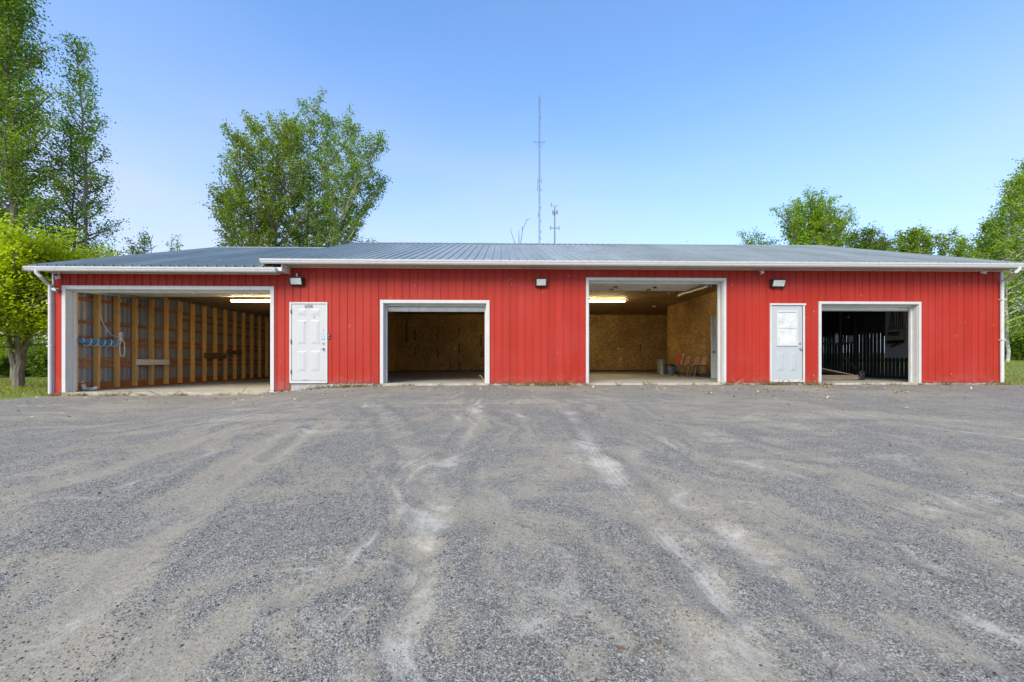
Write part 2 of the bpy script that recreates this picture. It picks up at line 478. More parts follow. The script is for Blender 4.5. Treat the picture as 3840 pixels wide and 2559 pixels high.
def empty(name, loc, label=None, cat=None, group=None):
    o = bpy.data.objects.new(name, None)
    o.empty_display_size = 0.2
    COL.objects.link(o)
    o.location = loc
    return tag(o, label, cat, group)


def origin(o):
    v = Vector((0, 0, 0))
    while o is not None:
        v += o.location
        o = o.parent
    return v


def link(name, me, parent=None, loc=(0, 0, 0)):
    o = bpy.data.objects.new(name, me)
    COL.objects.link(o)
    o.parent = parent
    o.location = loc
    return o


class MB:
    def __init__(self):
        self.v, self.f = [], []

    def add(self, vs, fs):
        k = len(self.v)
        self.v += [tuple(p) for p in vs]
        self.f += [tuple(i + k for i in f) for f in fs]
        return self

    def box(self, x0, x1, y0, y1, z0, z1):
        vs = [(x0, y0, z0), (x1, y0, z0), (x1, y1, z0), (x0, y1, z0), (x0, y0, z1), (x1, y0, z1), (x1, y1, z1), (x0, y1, z1)]
        return self.add(vs, [(0, 3, 2, 1), (4, 5, 6, 7), (0, 1, 5, 4), (1, 2, 6, 5), (2, 3, 7, 6), (3, 0, 4, 7)])

    def frustum(self, r0, y0, r1, y1):
        """raised field: rectangle r0=(x0,x1,z0,z1) at y0 to r1 at y1"""
        a = [(r0[0], y0, r0[2]), (r0[1], y0, r0[2]), (r0[1], y0, r0[3]), (r0[0], y0, r0[3])]
        b = [(r1[0], y1, r1[2]), (r1[1], y1, r1[2]), (r1[1], y1, r1[3]), (r1[0], y1, r1[3])]
        return self.add(a + b, [(0, 1, 5, 4), (1, 2, 6, 5), (2, 3, 7, 6), (3, 0, 4, 7), (4, 5, 6, 7), (3, 2, 1, 0)])

    def tube(self, pts, rad, n=8, caps=True):
        pts = [Vector(p) for p in pts]
        if not hasattr(rad, '__len__'):
            rad = [rad] * len(pts)
        rings = []
        up = None
        for i, p in enumerate(pts):
            a = pts[max(i - 1, 0)]; b = pts[min(i + 1, len(pts) - 1)]
            t = (b - a)
            t = t.normalized() if t.length > 1e-9 else Vector((0, 0, 1))
            if up is None:
                up = Vector((0, 0, 1)) if abs(t.z) < 0.9 else Vector((1, 0, 0))
            x = t.cross(up)
            if x.length < 1e-6:
                x = t.orthogonal()
            x.normalize()
            y = x.cross(t).normalized()
            up = y
            rings.append([p + (x * math.cos(2 * PI * k / n) + y * math.sin(2 * PI * k / n)) * rad[i] for k in range(n)])
        vs = [q for r in rings for q in r]
        fs = []
        for i in range(len(pts) - 1):
            for k in range(n):
                fs.append((i * n + k, i * n + (k + 1) % n, (i + 1) * n + (k + 1) % n, (i + 1) * n + k))
        if caps:
            fs.append(tuple(reversed(range(n))))
            fs.append(tuple((len(pts) - 1) * n + k for k in range(n)))
        return self.add(vs, fs)

    def bar(self, p0, p1, w, h, up=(0, 0, 1)):
        p0, p1 = Vector(p0), Vector(p1)
        t = (p1 - p0).normalized()
        u = Vector(up)
        x = t.cross(u)
        if x.length < 1e-6:
            x = t.orthogonal()
        x.normalize(); u = x.cross(t).normalized()
        vs = []
        for p in (p0, p1):
            for sx, sy in ((-1, -1), (1, -1), (1, 1), (-1, 1)):
                vs.append(p + x * (sx * w / 2) + u * (sy * h / 2))
        return self.add(vs, [(0, 1, 5, 4), (1, 2, 6, 5), (2, 3, 7, 6), (3, 0, 4, 7), (3, 2, 1, 0), (4, 5, 6, 7)])

    def lathe(self, prof, cx, cy, n=20):
        """prof: (r, z) list"""
        vs = []
        for r, z in prof:
            for k in range(n):
                vs.append((cx + r * math.cos(2 * PI * k / n), cy + r * math.sin(2 * PI * k / n), z))
        fs = []
        for i in range(len(prof) - 1):
            for k in range(n):
                fs.append((i * n + k, i * n + (k + 1) % n, (i + 1) * n + (k + 1) % n, (i + 1) * n + k))
        fs.append(tuple(reversed(range(n))))
        fs.append(tuple((len(prof) - 1) * n + k for k in range(n)))
        return self.add(vs, fs)

    def ball(self, c, r, n=12, m=8, sq=(1, 1, 1)):
        prof = [(r * math.sin(PI * i / m), -r * math.cos(PI * i / m)) for i in range(m + 1)]
        vs, fs = [], []
        for rr, z in prof:
            for k in range(n):
                vs.append((c[0] + sq[0] * rr * math.cos(2 * PI * k / n), c[1] + sq[1] * rr * math.sin(2 * PI * k / n), c[2] + sq[2] * z))
        for i in range(m):
            for k in range(n):
                fs.append((i * n + k, i * n + (k + 1) % n, (i + 1) * n + (k + 1) % n, (i + 1) * n + k))
        return self.add(vs, fs)

    def extrude(self, poly, x0, x1):
        """poly in (y, z) swept along x"""
        n = len(poly)
        vs = [(x0, y, z) for y, z in poly] + [(x1, y, z) for y, z in poly]
        fs = [(i, (i + 1) % n, n + (i + 1) % n, n + i) for i in range(n)]
        fs += [tuple(reversed(range(n))), tuple(range(n, 2 * n))]
        return self.add(vs, fs)

    def mesh(self, name, mat, smooth=False, off=None):
        me = bpy.data.meshes.new(name)
        vs = self.v
        if off is not None:
            vs = [(a - off[0], b - off[1], c - off[2]) for a, b, c in vs]
        me.from_pydata(vs, [], self.f)
        me.materials.append(MATS[mat])
        if smooth:
            me.polygons.foreach_set('use_smooth', [True] * len(me.polygons))
            try:
                me.set_sharp_from_angle(angle=R(38))
            except Exception:
                pass
        me.update()
        return me

    def build(self, name, mat, parent=None, smooth=False, bevel=0):
        off = origin(parent) if parent is not None else None
        o = link(name, self.mesh(name, mat, smooth, off), parent)
        if bevel:
            bv = o.modifiers.new('bevel', 'BEVEL'); bv.width = bevel; bv.segments = 2; bv.limit_method = 'ANGLE'
        return o


def np_mesh(name, verts, faces, mat, smooth=False):
    """verts (N,3), faces (M,k) all with k corners"""
    me = bpy.data.meshes.new(name)
    verts = np.asarray(verts, dtype=np.float32); faces = np.asarray(faces, dtype=np.int32)
    k = faces.shape[1]
    me.vertices.add(len(verts)); me.vertices.foreach_set('co', verts.ravel())
    me.loops.add(faces.size); me.loops.foreach_set('vertex_index', faces.ravel())
    me.polygons.add(len(faces))
    me.polygons.foreach_set('loop_start', np.arange(0, faces.size, k, dtype=np.int32))
    me.polygons.foreach_set('loop_total', np.full(len(faces), k, dtype=np.int32))
    if smooth:
        me.polygons.foreach_set('use_smooth', np.ones(len(faces), dtype=bool))
    me.materials.append(MATS[mat])
    me.update(calc_edges=True)
    return me


# ------------------------------------------------------------------ ground
XL, XR = PX(201), PX(3752)                  # the building's front corners
XSTEP = PX(1073)                            # where the wall foot steps down to the annex
YBACK = 24.2


def sstep(a, b, x):
    t = np.clip((x - a) / (b - a), 0, 1)
    return t * t * (3 - 2 * t)


def ground_z(x, y):
    x = np.asarray(x, dtype=float); y = np.asarray(y, dtype=float)
    foot = np.interp(x, [-40, -12, -6.6, -5.75, -4.5, -3.0, 2, 14, 40], [-0.30, -0.29, -0.275, -0.20, -0.085, -0.04, -0.03, -0.035, -0.03])
    front = -0.85 + (foot + 0.85) * np.clip(y / 11.3, -3, 1) ** 1.0
    side = sstep(13.0, 16.0, x)
    back = foot + side * np.clip(y - 11.3, 0, 30) * 0.048 + (1 - side) * sstep(24, 40, y) * 0.35 + np.clip(y - 41.3, 0, 60) * 0.01
    z = np.where(y < 11.3, front, back)
    z = z + 0.018 * np.sin(x * 1.1 + 0.6 * y) * np.sin(y * 0.9 - 0.3 * x) * (1 - sstep(9.0, 11.0, y))
    return z


def yard_side(x, y):
    """positive on the gravel, negative on the lawn"""
    w = 0.12 * np.sin(x * 2.3) + 0.09 * np.sin(x * 5.1 + 1.0)
    edge = np.interp(x, [-40, -13.0, -12.0, -11.7, 13.4, 13.9, 16, 40], [9.6, 10.0, 10.7, 11.33, 11.33, 11.05, 10.95, 10.6])
    wob = np.where((x > -11.7) & (x < 13.4), 0, 1)
    return edge + w * wob - y


def px_ground(px, py):
    """Where the ray through a photograph pixel meets the ground."""
    u = (px - CX) / F; v = (HY - py) / F
    dx, dy = u * cT + sT, cT - u * sT
    lo, hi = 0.3, 60.0
    for _ in range(50):
        t = (lo + hi) / 2
        if ZC + v * t > float(ground_z(dx * t, dy * t)):
            lo = t
        else:
            hi = t
    return dx * lo, dy * lo


def grid_mesh(name, xs, ys, zfun, mat):
    X, Y = np.meshgrid(xs, ys)
    Z = zfun(X, Y)
    v = np.stack([X.ravel(), Y.ravel(), Z.ravel()], 1)
    nx, ny = len(xs), len(ys)
    i = (np.arange(ny - 1)[:, None] * nx + np.arange(nx - 1)[None, :]).ravel()
    f = np.stack([i, i + 1, i + nx + 1, i + nx], 1)
    return np_mesh(name, v, f, mat, True), X.ravel(), Y.ravel()


def in_house(x, y):
    return ((x > XL + 0.05) & (x < XR - 0.05) & (y > 11.36) & (y < YBACK)).astype(float)


xs = np.unique(np.concatenate([np.linspace(-900, -60, 16), np.linspace(-60, -24, 19), np.linspace(-24, -11, 66), np.linspace(-11, 13, 25), np.linspace(13, 34, 85), np.linspace(34, 60, 14), np.linspace(60, 900, 16)]))
ys = np.unique(np.concatenate([np.linspace(-300, -12, 10), np.linspace(-12, 9, 15), np.linspace(9, 24, 76), np.linspace(24, 60, 46), np.linspace(60, 1500, 24)]))
lawn_me, _, _ = grid_mesh('lawn', xs, ys, lambda x, y: ground_z(x, y) - 0.16 * sstep(0.0, 0.5, yard_side(x, y)) - 0.35 * in_house(x, y), 'lawn')
tag(link('lawn', lawn_me), kind='structure')

# wheel tracks worn into the gravel: (photograph pixels along the track, half width in metres, brown fines, pale dust)
TRACKS = [
    ([(1785, 1500), (1782, 1590), (1705, 1700), (1640, 1800), (1612, 1950), (1592, 2100), (1580, 2250), (1560, 2480)], 0.14, 0.25, 0.62),
    ([(2110, 1520), (2165, 1600), (2195, 1640), (2255, 1740), (2335, 1830), (2425, 1950), (2560, 2090), (2720, 2260)], 0.13, 0.2, 0.60),
    ([(1230, 1595), (1060, 1680), (880, 1790), (690, 1910), (450, 2090), (210, 2330), (40, 2540)], 0.20, 0.65, 0.18),
    ([(1100, 1590), (950, 1680), (760, 1790), (560, 1900), (300, 2060), (0, 2290)], 0.16, 0.55, 0.08),
    ([(1360, 1515), (1440, 1570), (1485, 1640), (1535, 1720), (1560, 1800)], 0.16, 0.2, 0.40),
    ([(1180, 1600), (1090, 1660), (1010, 1720)], 0.10, 0.3, 0.42),
    ([(2480, 1650), (2560, 1690), (2640, 1745)], 0.10, 0.1, 0.42),
    ([(2660, 1658), (2740, 1655)], 0.11, 0.1, 0.45),
    ([(3840, 1860), (3640, 1885), (3480, 1940)], 0.14, 0.2, 0.45),
    ([(2750, 2240), (2790, 2350), (2740, 2450), (2700, 2600)], 0.16, 0.1, 0.62),
    ([(2950, 2380), (3080, 2470), (3160, 2600)], 0.09, 0.1, 0.45),
    ([(0, 1880), (340, 1780), (600, 1690), (860, 1610)], 0.18, 0.55, 0.05),
    ([(0, 1740), (400, 1650), (760, 1580), (1000, 1570)], 0.25, 0.35, 0.22),
    ([(1190, 2120), (1030, 2220), (820, 2340), (560, 2540)], 0.14, 0.5, 0.12),
    ([(1300, 2600), (1420, 2400), (1520, 2200), (1570, 2080)], 0.12, 0.45, 0.2),
    ([(1120, 1512), (1500, 1511), (1800, 1512), (2100, 1510), (2500, 1508)], 0.22, 0.4, 0.10),
    ([(2330, 1690), (2620, 1930), (2900, 2140), (3250, 2500)], 0.16, 0.4, 0.12),
    ([(2720, 1990), (2870, 2090)], 0.10, 0.1, 0.42),
    ([(3420, 2080), (3560, 2160)], 0.09, 0.1, 0.38),
    ([(2850, 1580), (3150, 1640), (3450, 1760)], 0.22, 0.4, 0.12),
    ([(3840, 2120), (3500, 1950), (3200, 1760), (2900, 1660)], 0.16, 0.35, 0.10),
    ([(2560, 2560), (2620, 2480), (2560, 2380)], 0.12, 0.45, 0.1),
    ([(1750, 1960), (2000, 1840), (2180, 1740)], 0.16, 0.5, 0.05),
    ([(1560, 2060), (1330, 2160), (1130, 2230)], 0.12, 0.45, 0.15),
    ([(2900, 1570), (3300, 1560), (3840, 1600)], 0.25, 0.4, 0.12),
    ([(3830, 2500), (3600, 2330), (3400, 2200)], 0.15, 0.4, 0.05),
]


STREAKS = []
srng = np.random.default_rng(5)
for k in range(210):
    px = srng.uniform(-100, 3940); py = 1500 + 1060 * srng.random() ** 1.25
    gx_, gy_ = px_ground(px, py)
    ox, oy = (-1.0 + 0.25 * (gx_ + 1), 12.5)            # tracks fan out from the bay doors
    d_ = np.array([gx_ - ox, gy_ - oy]); d_ /= np.linalg.norm(d_)
    if gy_ > 7.5:
        d_ = np.array([1.0, srng.normal() * 0.15])
    a_ = srng.normal() * 0.16
    d_ = np.array([d_[0] * math.cos(a_) - d_[1] * math.sin(a_), d_[0] * math.sin(a_) + d_[1] * math.cos(a_)])
    L_ = srng.uniform(0.25, 1.3) * (0.4 + 0.16 * gy_)
    c_ = np.array([gx_, gy_])
    br = srng.uniform(0.1, 0.55) if srng.random() < 0.75 else -srng.uniform(0.2, 0.5)
    STREAKS.append((c_ - d_ * L_ / 2, c_ + d_ * L_ / 2, srng.uniform(0.02, 0.075) * (0.5 + 0.13 * gy_), br, srng.uniform(0.1, 0.5) if br > 0 and srng.random() < 0.5 else 0.0))
TRACK_G = [(np.array([px_ground(*p) for p in pts]), hw, br, pa) for pts, hw, br, pa in TRACKS]


def track_dip(X, Y):
    dip = np.zeros(X.shape)
    for g, hw, br, pa in TRACK_G:
        m_ = (X > g[:, 0].min() - 1) & (X < g[:, 0].max() + 1) & (Y > g[:, 1].min() - 1) & (Y < g[:, 1].max() + 1)
        if not m_.any():
            continue
        x_, y_ = X[m_], Y[m_]
        best = np.full(x_.shape, 1e9)
        for a, b in zip(g[:-1], g[1:]):
            d = b - a
            t = np.clip(((x_ - a[0]) * d[0] + (y_ - a[1]) * d[1]) / (float(d @ d) + 1e-9), 0, 1)
            best = np.minimum(best, np.hypot(x_ - a[0] - t * d[0], y_ - a[1] - t * d[1]))
        dip[m_] += 0.014 * np.exp(-(best / (hw * 0.8)) ** 2) - 0.014 * np.exp(-((best - hw * 1.6) / (hw * 0.5)) ** 2)
    return dip


def track_fields(X, Y):
    dust = np.full(X.shape, 0.30); pale = np.zeros(X.shape); lat = np.zeros(X.shape); rib = np.zeros(X.shape)
    wob = 0.06 * np.sin(X * 3.1 + Y * 1.7) + 0.05 * np.sin(X * 7.3 - Y * 5.1) + 0.03 * np.sin(X * 17 + Y * 13)
    for g, hw, br, pa in TRACK_G:
        m_ = (X > g[:, 0].min() - 1) & (X < g[:, 0].max() + 1) & (Y > g[:, 1].min() - 1) & (Y < g[:, 1].max() + 1)
        if not m_.any():
            continue
        x_, y_, wb = X[m_], Y[m_], wob[m_]
        best = np.full(x_.shape, 1e9); side = np.zeros(x_.shape)
        for a, b in zip(g[:-1], g[1:]):
            d = b - a
            L2 = float(d @ d) + 1e-9
            t = np.clip(((x_ - a[0]) * d[0] + (y_ - a[1]) * d[1]) / L2, 0, 1)
            r = np.hypot(x_ - a[0] - t * d[0], y_ - a[1] - t * d[1])
            cr = ((x_ - a[0]) * d[1] - (y_ - a[1]) * d[0]) / math.sqrt(L2)
            side = np.where(r < best, cr, side); best = np.minimum(best, r)
        w = np.exp(-((best + wb * 0.6) / hw) ** 2) * np.clip(0.88 + 0.2 * np.sin(x_ * 1.9 + y_ * 2.7 + hw * 90) + 0.14 * np.sin(x_ * 6.1 - y_ * 4.3), 0.4, 1.1)
        dust[m_] += br * w; pale[m_] = np.maximum(pale[m_], pa * w)
        rw_ = np.exp(-(best / (hw * 0.9)) ** 4) * (1.0 if hw < 0.14 and len(g) > 4 else 0.35 if len(g) > 5 else 0.0)
        up = rw_ > rib[m_]
        q = lat[m_]; q[up] = side[up]; lat[m_] = q
        rib[m_] = np.maximum(rib[m_], rw_)
    for a, b, hw, br, pa in STREAKS:
        m_ = (X > min(a[0], b[0]) - 3 * hw - 0.1) & (X < max(a[0], b[0]) + 3 * hw + 0.1) & (Y > min(a[1], b[1]) - 3 * hw - 0.1) & (Y < max(a[1], b[1]) + 3 * hw + 0.1)
        if not m_.any():
            continue
        x_, y_ = X[m_], Y[m_]
        d = b - a
        tt = ((x_ - a[0]) * d[0] + (y_ - a[1]) * d[1]) / (float(d @ d) + 1e-9)
        t = np.clip(tt, 0, 1)
        r = np.hypot(x_ - a[0] - t * d[0], y_ - a[1] - t * d[1])
        w = np.exp(-((r + wob[m_] * 0.3) / hw) ** 2) * (0.25 + 0.75 * np.sin(PI * np.clip(t, 0.02, 0.98)))
        dust[m_] += br * w; pale[m_] = np.maximum(pale[m_], pa * w)
    return dust, pale, lat, rib


xs = np.unique(np.concatenate([np.linspace(-60, -17, 22), np.linspace(-17, 19, 800), np.linspace(19, 60, 22)]))
ys = np.unique(np.concatenate([np.linspace(-40, 0.8, 20), np.linspace(0.8, 11.34, 300)]))


def yard_z(x, y):
    z = ground_z(x, y) + 0.02 * sstep(-0.1, 0.3, yard_side(x, y)) - 0.12 * sstep(0.0, 0.4, -yard_side(x, y)) - 0.02
    return z - np.clip(track_dip(np.asarray(x), np.asarray(y)), -0.02, 0.03)


yard_me, gx, gy = grid_mesh('gravel_yard', xs, ys, yard_z, 'gravel')
du, pa, la_, ri_ = track_fields(gx, gy)
for nm, arr in (('dust', du), ('pale', pa), ('lat', la_), ('rib', ri_)):
    a = yard_me.attributes.new(nm, 'FLOAT', 'POINT')
    a.data.foreach_set('value', arr.astype(np.float32))
tag(link('gravel_yard', yard_me), kind='structure')

# ------------------------------------------------------------------ the building
B = empty('garage_building', (0, D, 0), 'long low red garage with white trimmed bays and ribbed metal roof', 'building')
ZSOF, ZSOFA = 3.06, 2.875                   # soffit heights, main part and annex
FLA = -0.22                                 # annex floor
XA_END = PX(1052)

# openings: casing outer left/right, casing top, foot, casing face width
OPEN = {}


def opening(key, pl, pr, pt, foot, face):
    OPEN[key] = dict(x0=PX(pl), x1=PX(pr), zt=PZ((pl + pr) / 2, pt), z0=foot, face=face)


opening('bay1', 235, 1029, 1073, FLA, 0.095)
opening('bay2', 1426, 1836, 1126, 0.0, 0.085)
opening('bay3', 2197, 2722, 1042.5, 0.0, 0.072)
opening('bay4', 3069, 3452, 1132, 0.0, 0.068)
opening('door1', 1087, 1229, 1134, 0.0, 0.045)
opening('door2', 2886, 3018, 1139, 0.0, 0.04)

# structural wall behind the siding, with the openings left free
fw = MB()
cuts = sorted(OPEN.values(), key=lambda o: o['x0'])
xprev = XL + 0.02
for o in cuts:
    a, b = o['x0'] + o['face'] * 0.6, o['x1'] - o['face'] * 0.6
    fw.box(xprev, a, D + 0.016, D + 0.15, -0.30 if xprev < XSTEP else 0.0, ZSOFA if a < XSTEP else ZSOF)
    fw.box(a, b, D + 0.016, D + 0.15, o['zt'] - o['face'] * 0.6, ZSOFA if o['x1'] < XSTEP else ZSOF)
    xprev = b
fw.box(xprev, XR - 0.02, D + 0.016, D + 0.15, 0.0, ZSOF)
front_wall = fw.build('front_wall', 'wall_framing', B)

# siding: one mesh per vertical board, stepped profile
PITCH = 0.2035
prof = [(0.0, 0.013), (0.043, 0.013), (0.047, 0.0), (PITCH - 0.004, 0.0)]


def prof_y(t):
    for (a, ya), (b, yb) in zip(prof[:-1], prof[1:]):
        if a <= t <= b:
            return ya + (yb - ya) * (t - a) / (b - a)
    return 0.0


nb = int((XR - XL) / PITCH) + 1
for i in range(nb):
    xa = XL + i * PITCH
    xb = min(xa + PITCH - 0.004, XR)
    edges = {xa, xb}
    for o in cuts:
        for e in (o['x0'] + 0.01, o['x1'] - 0.01):
            if xa < e < xb:
                edges.add(e)
    if xa < XSTEP < xb:
        edges.add(XSTEP)
    if xa < XA_END < xb:
        edges.add(XA_END)
    for p, _ in prof:
        if xa < xa + p < xb:
            edges.add(xa + p)
    ed = sorted(edges)
    mb = MB()
    jig = random.uniform(-0.006, 0.006)
    for ea, eb in zip(ed[:-1], ed[1:]):
        if eb - ea < 0.001:
            continue
        mid = (ea + eb) / 2
        z0 = (PZ(300, 1480) + (mid - XL) * 0.018 if mid < XSTEP else 0.004) + jig
        z1 = ZSOFA + 0.02 if mid < XA_END else ZSOF + 0.01
        spans = [(z0, z1)]
        for o in cuts:
            if o['x0'] + 0.01 < mid < o['x1'] - 0.01:
                spans = [(o['zt'] - 0.01, z1)]
        ya, yb = D + prof_y(ea - xa), D + prof_y(eb - xa)
        for za, zb in spans:
            vs = [(ea, ya, za), (eb, yb, za), (eb, yb, zb), (ea, ya, zb), (ea, D + 0.0155, za), (eb, D + 0.0155, za), (eb, D + 0.0155, zb), (ea, D + 0.0155, zb)]
            fs = [(0, 1, 2, 3), (0, 4, 5, 1), (3, 2, 6, 7)]
            if abs(ea - xa) < 1e-6: fs.append((0, 3, 7, 4))
            if abs(eb - xb) < 1e-6: fs.append((1, 5, 6, 2))
            mb.add(vs, fs)
    if mb.f:
        mb.build('siding_board', 'red_siding', front_wall)

# screw heads in rows across the siding
sc_ = MB()
for px0, px1, rows in ((1240, 1420, (1178, 1350)), (1845, 2190, (1180, 1267, 1352)), (2730, 2880, (1180, 1352)), (3460, 3745, (1182, 1352)), (3025, 3062, (1182, 1352))):
    for py in rows:
        x = PX(px0)
        while x < PX(px1):
            if rng.random() < 0.75:
                k = round((x - XL) / PITCH) * PITCH + XL + 0.10
                z = PZ(px0, py) + rng.normal() * 0.006
                sc_.tube([(k, D + 0.002, z), (k, D - 0.006, z)], 0.0085, 6)
            x += PITCH
sc_.build('screw_heads', 'wall_framing', front_wall)

# foundation, floor slabs
m = MB(); m.box(XSTEP, XR, D + 0.018, D + 0.2, -0.45, -0.002)
m.build('foundation', 'concrete', B)
m = MB(); m.box(XSTEP + 0.16, XR - 0.16, D + 0.2, YBACK, -0.4, 0.0)
floor_main = m.build('floor_slab', 'floor_concrete', B)
m = MB(); m.box(XL + 0.15, XSTEP + 0.16, D + 0.0, YBACK, -0.6, FLA)
floor_ann = m.build('floor_slab', 'floor_concrete', B)
m = MB(); o = OPEN['bay1']
m.box(o['x0'] + 0.03, XSTEP + 0.02, D - 0.07, D - 0.002, -0.5, FLA + 0.004)
m.build('door_sill', 'concrete_edge', B)
for k in ('bay2', 'bay3', 'bay4'):
    o = OPEN[k]
    m = MB(); m.box(o['x0'] + 0.03, o['x1'] - 0.03, D - 0.05, D + 0.2, -0.4, 0.003)
    m.build('door_sill', 'concrete_edge', B)
# sloping concrete pad left of the first door
m = MB()
xa, xb = PX(1062), PX(1205)
m.add([(xa, D - 0.28, -0.23), (xb, D - 0.22, -0.15), (xb, D + 0.02, -0.135), (xa, D + 0.02, -0.20), (xa, D - 0.28, -0.5), (xb, D - 0.22, -0.5), (xb, D + 0.02, -0.5), (xa, D + 0.02, -0.5)],
      [(0, 1, 2, 3), (4, 5, 1, 0), (5, 6, 2, 1), (7, 4, 0, 3)])
m.build('concrete_pad', 'concrete', B)

# ---- casings, jambs and stops round the bays
for k in ('bay1', 'bay2', 'bay3', 'bay4'):
    o = OPEN[k]
    x0, x1, zt, z0, fc = o['x0'], o['x1'], o['zt'], o['z0'], o['face']
    zb = z0 - 0.035
    fr = empty('bay_frame', (0, 0, 0)); fr.parent = B
    MB().box(x0, x0 + fc, D - 0.028, D + 0.0155, zb - (0.02 if k == 'bay1' else 0), zt).build('casing', 'white_trim', fr, bevel=0.004)
    MB().box(x1 - fc, x1, D - 0.028, D + 0.0155, zb, zt).build('casing', 'white_trim', fr, bevel=0.004)
    MB().box(x0 + fc, x1 - fc, D - 0.027, D + 0.0155, zt - fc, zt - 0.001).build('casing', 'white_trim', fr, bevel=0.004)
    jl, jr, jt = x0 + fc * 0.8, x1 - fc * 0.8, zt - fc * 0.8
    MB().box(jl, jl + fc * 0.2 + 0.012, D + 0.018, D + 0.22, zb + 0.01, jt).build('jamb', 'white_trim', fr)
    MB().box(jr - fc * 0.2 - 0.012, jr, D + 0.018, D + 0.22, zb + 0.01, jt).build('jamb', 'white_trim', fr)
    MB().box(jl + fc * 0.2 + 0.012, jr - fc * 0.2 - 0.012, D + 0.018, D + 0.22, jt - fc * 0.2 - 0.012, jt).build('head_jamb', 'fascia_white', fr)
    # weather stops the overhead door closes against
    MB().box(x0 + fc + 0.013, x0 + fc + 0.05, D + 0.16, D + 0.225, zb + 0.012, zt - fc - 0.014).build('stop', 'white_trim', fr)
    MB().box(x1 - fc - 0.05, x1 - fc - 0.013, D + 0.16, D + 0.225, zb + 0.012, zt - fc - 0.014).build('stop', 'white_trim', fr)
    MB().box(x0 + fc + 0.051, x1 - fc - 0.051, D + 0.16, D + 0.225, zt - fc - 0.055, zt - fc - 0.014).build('stop', 'fascia_white', fr)

# ---- overhead doors, rolled up
o = OPEN['bay2']
od = empty('overhead_door', (0, 0, 0)); od.parent = B
zb = PZ(1630, 1166.5, D + 0.28)
m = MB(); m.extrude([(D + 0.25, zb), (D + 0.235, zb + 0.02), (D + 0.235, zb + 0.09), (D + 0.26, zb + 0.115), (D + 0.30, zb + 0.30), (D + 0.34, zb + 0.30), (D + 0.30, zb)], o['x0'] + 0.1, o['x1'] - 0.1)
m.build('door_section', 'overhead_door', od)
MB().box(o['x0'] + 0.1, o['x1'] - 0.1, D + 0.242, D + 0.30, zb - 0.024, zb - 0.002).build('bottom_seal', 'overhead_back', od)
for k in range(3):
    MB().box(o['x0'] + 0.1, o['x1'] - 0.1, D + 0.42 + k * 0.53, D + 0.92 + k * 0.53, zb + 0.32, zb + 0.36).build('door_section', 'overhead_back', od)
o = OPEN['bay4']
od = empty('overhead_door', (0, 0, 0)); od.parent = B
zb = PZ(3260, 1164, D + 0.28)
MB().box(o['x0'] + 0.09, o['x1'] - 0.09, D + 0.24, D + 0.28, zb, zb + 0.4).build('door_section', 'overhead_door', od)
MB().box(o['x0'] + 0.09, o['x1'] - 0.09, D + 0.232, D + 0.285, zb - 0.03, zb - 0.002).build('bottom_seal', 'panel_beige', od)
o = OPEN['bay1']
od = empty('overhead_door', (0, 0, 0)); od.parent = B
for k, (ya, yb, za) in enumerate(((D + 0.26, D + 0.62, 2.47), (D + 0.66, D + 1.15, 2.52), (D + 1.19, D + 1.72, 2.56), (D + 1.76, D + 2.28, 2.60))):
    m = MB(); m.box(o['x0'] + 0.12, o['x1'] - 0.12, ya, yb, za, za + 0.045)
    m.build('door_section', 'overhead_back' if k else 'overhead_door', od)
for xx in (o['x0'] + 0.16, o['x1'] - 0.16):
    MB().bar((xx, D + 0.3, 2.44), (xx, D + 2.9, 2.60), 0.06, 0.05).build('track', 'galvanized', od)
o = OPEN['bay3']
od = empty('overhead_door', (0, 0, 0)); od.parent = B
zd = 2.83
xr3 = PX(2572, 13.6)
for k in range(3):
    ya = 11.95 + k * 0.56
    MB().box(o['x0'] + 0.05, xr3, ya, ya + 0.545, zd + 0.01 * k, zd + 0.045 + 0.01 * k).build('door_section', 'overhead_door', od)
for px, py, Y in ((2309, 1077, 12.75), (2293, 1085, 13.15), (2455, 1077, 12.75), (2433, 1085, 13.15)):
    x, z = P(px, py, Y)
    m = MB(); m.box(x - 0.05, x + 0.05, Y - 0.02, Y + 0.02, zd - 0.03, zd - 0.002); m.box(x - 0.055, x - 0.035, Y - 0.02, Y + 0.02, zd - 0.05, zd - 0.03); m.box(x + 0.035, x + 0.055, Y - 0.02, Y + 0.02, zd - 0.05, zd - 0.03)
    m.build('hinge_bracket', 'black_plastic', od)
m = MB(); m.bar((5.75, D + 0.3, 2.66), (6.15, 14.6, 2.86), 0.07, 0.06); m.bar((5.9, 13.4, 2.9), (6.1, 13.4, 3.2), 0.04, 0.04)
m.build('track', 'dark_metal', od)
m = MB(); x, z = P(2530, 1095, 14.2)
m.tube([(x + 0.15, 14.1, 3.15), (x + 0.1, 14.1, z + 0.05), (x - 0.25, 14.1, z - 0.06)], 0.03, 8)
m.build('track_brace', 'galvanized', od)

# ---- roof: every ribbed sheet is a piece of its own
YE = D - 0.52                                # eave line
YR = 17.8
ZE, ZR = PZ(2000, 979, YE), PZ(2000, 917, YR)
ZEA, ZRA = PZ(500, 999, YE), PZ(1000, 931, YR)
RXL, RXR = PX(985, YE), PX(3836, YE)
AXL = PX(104, YE)


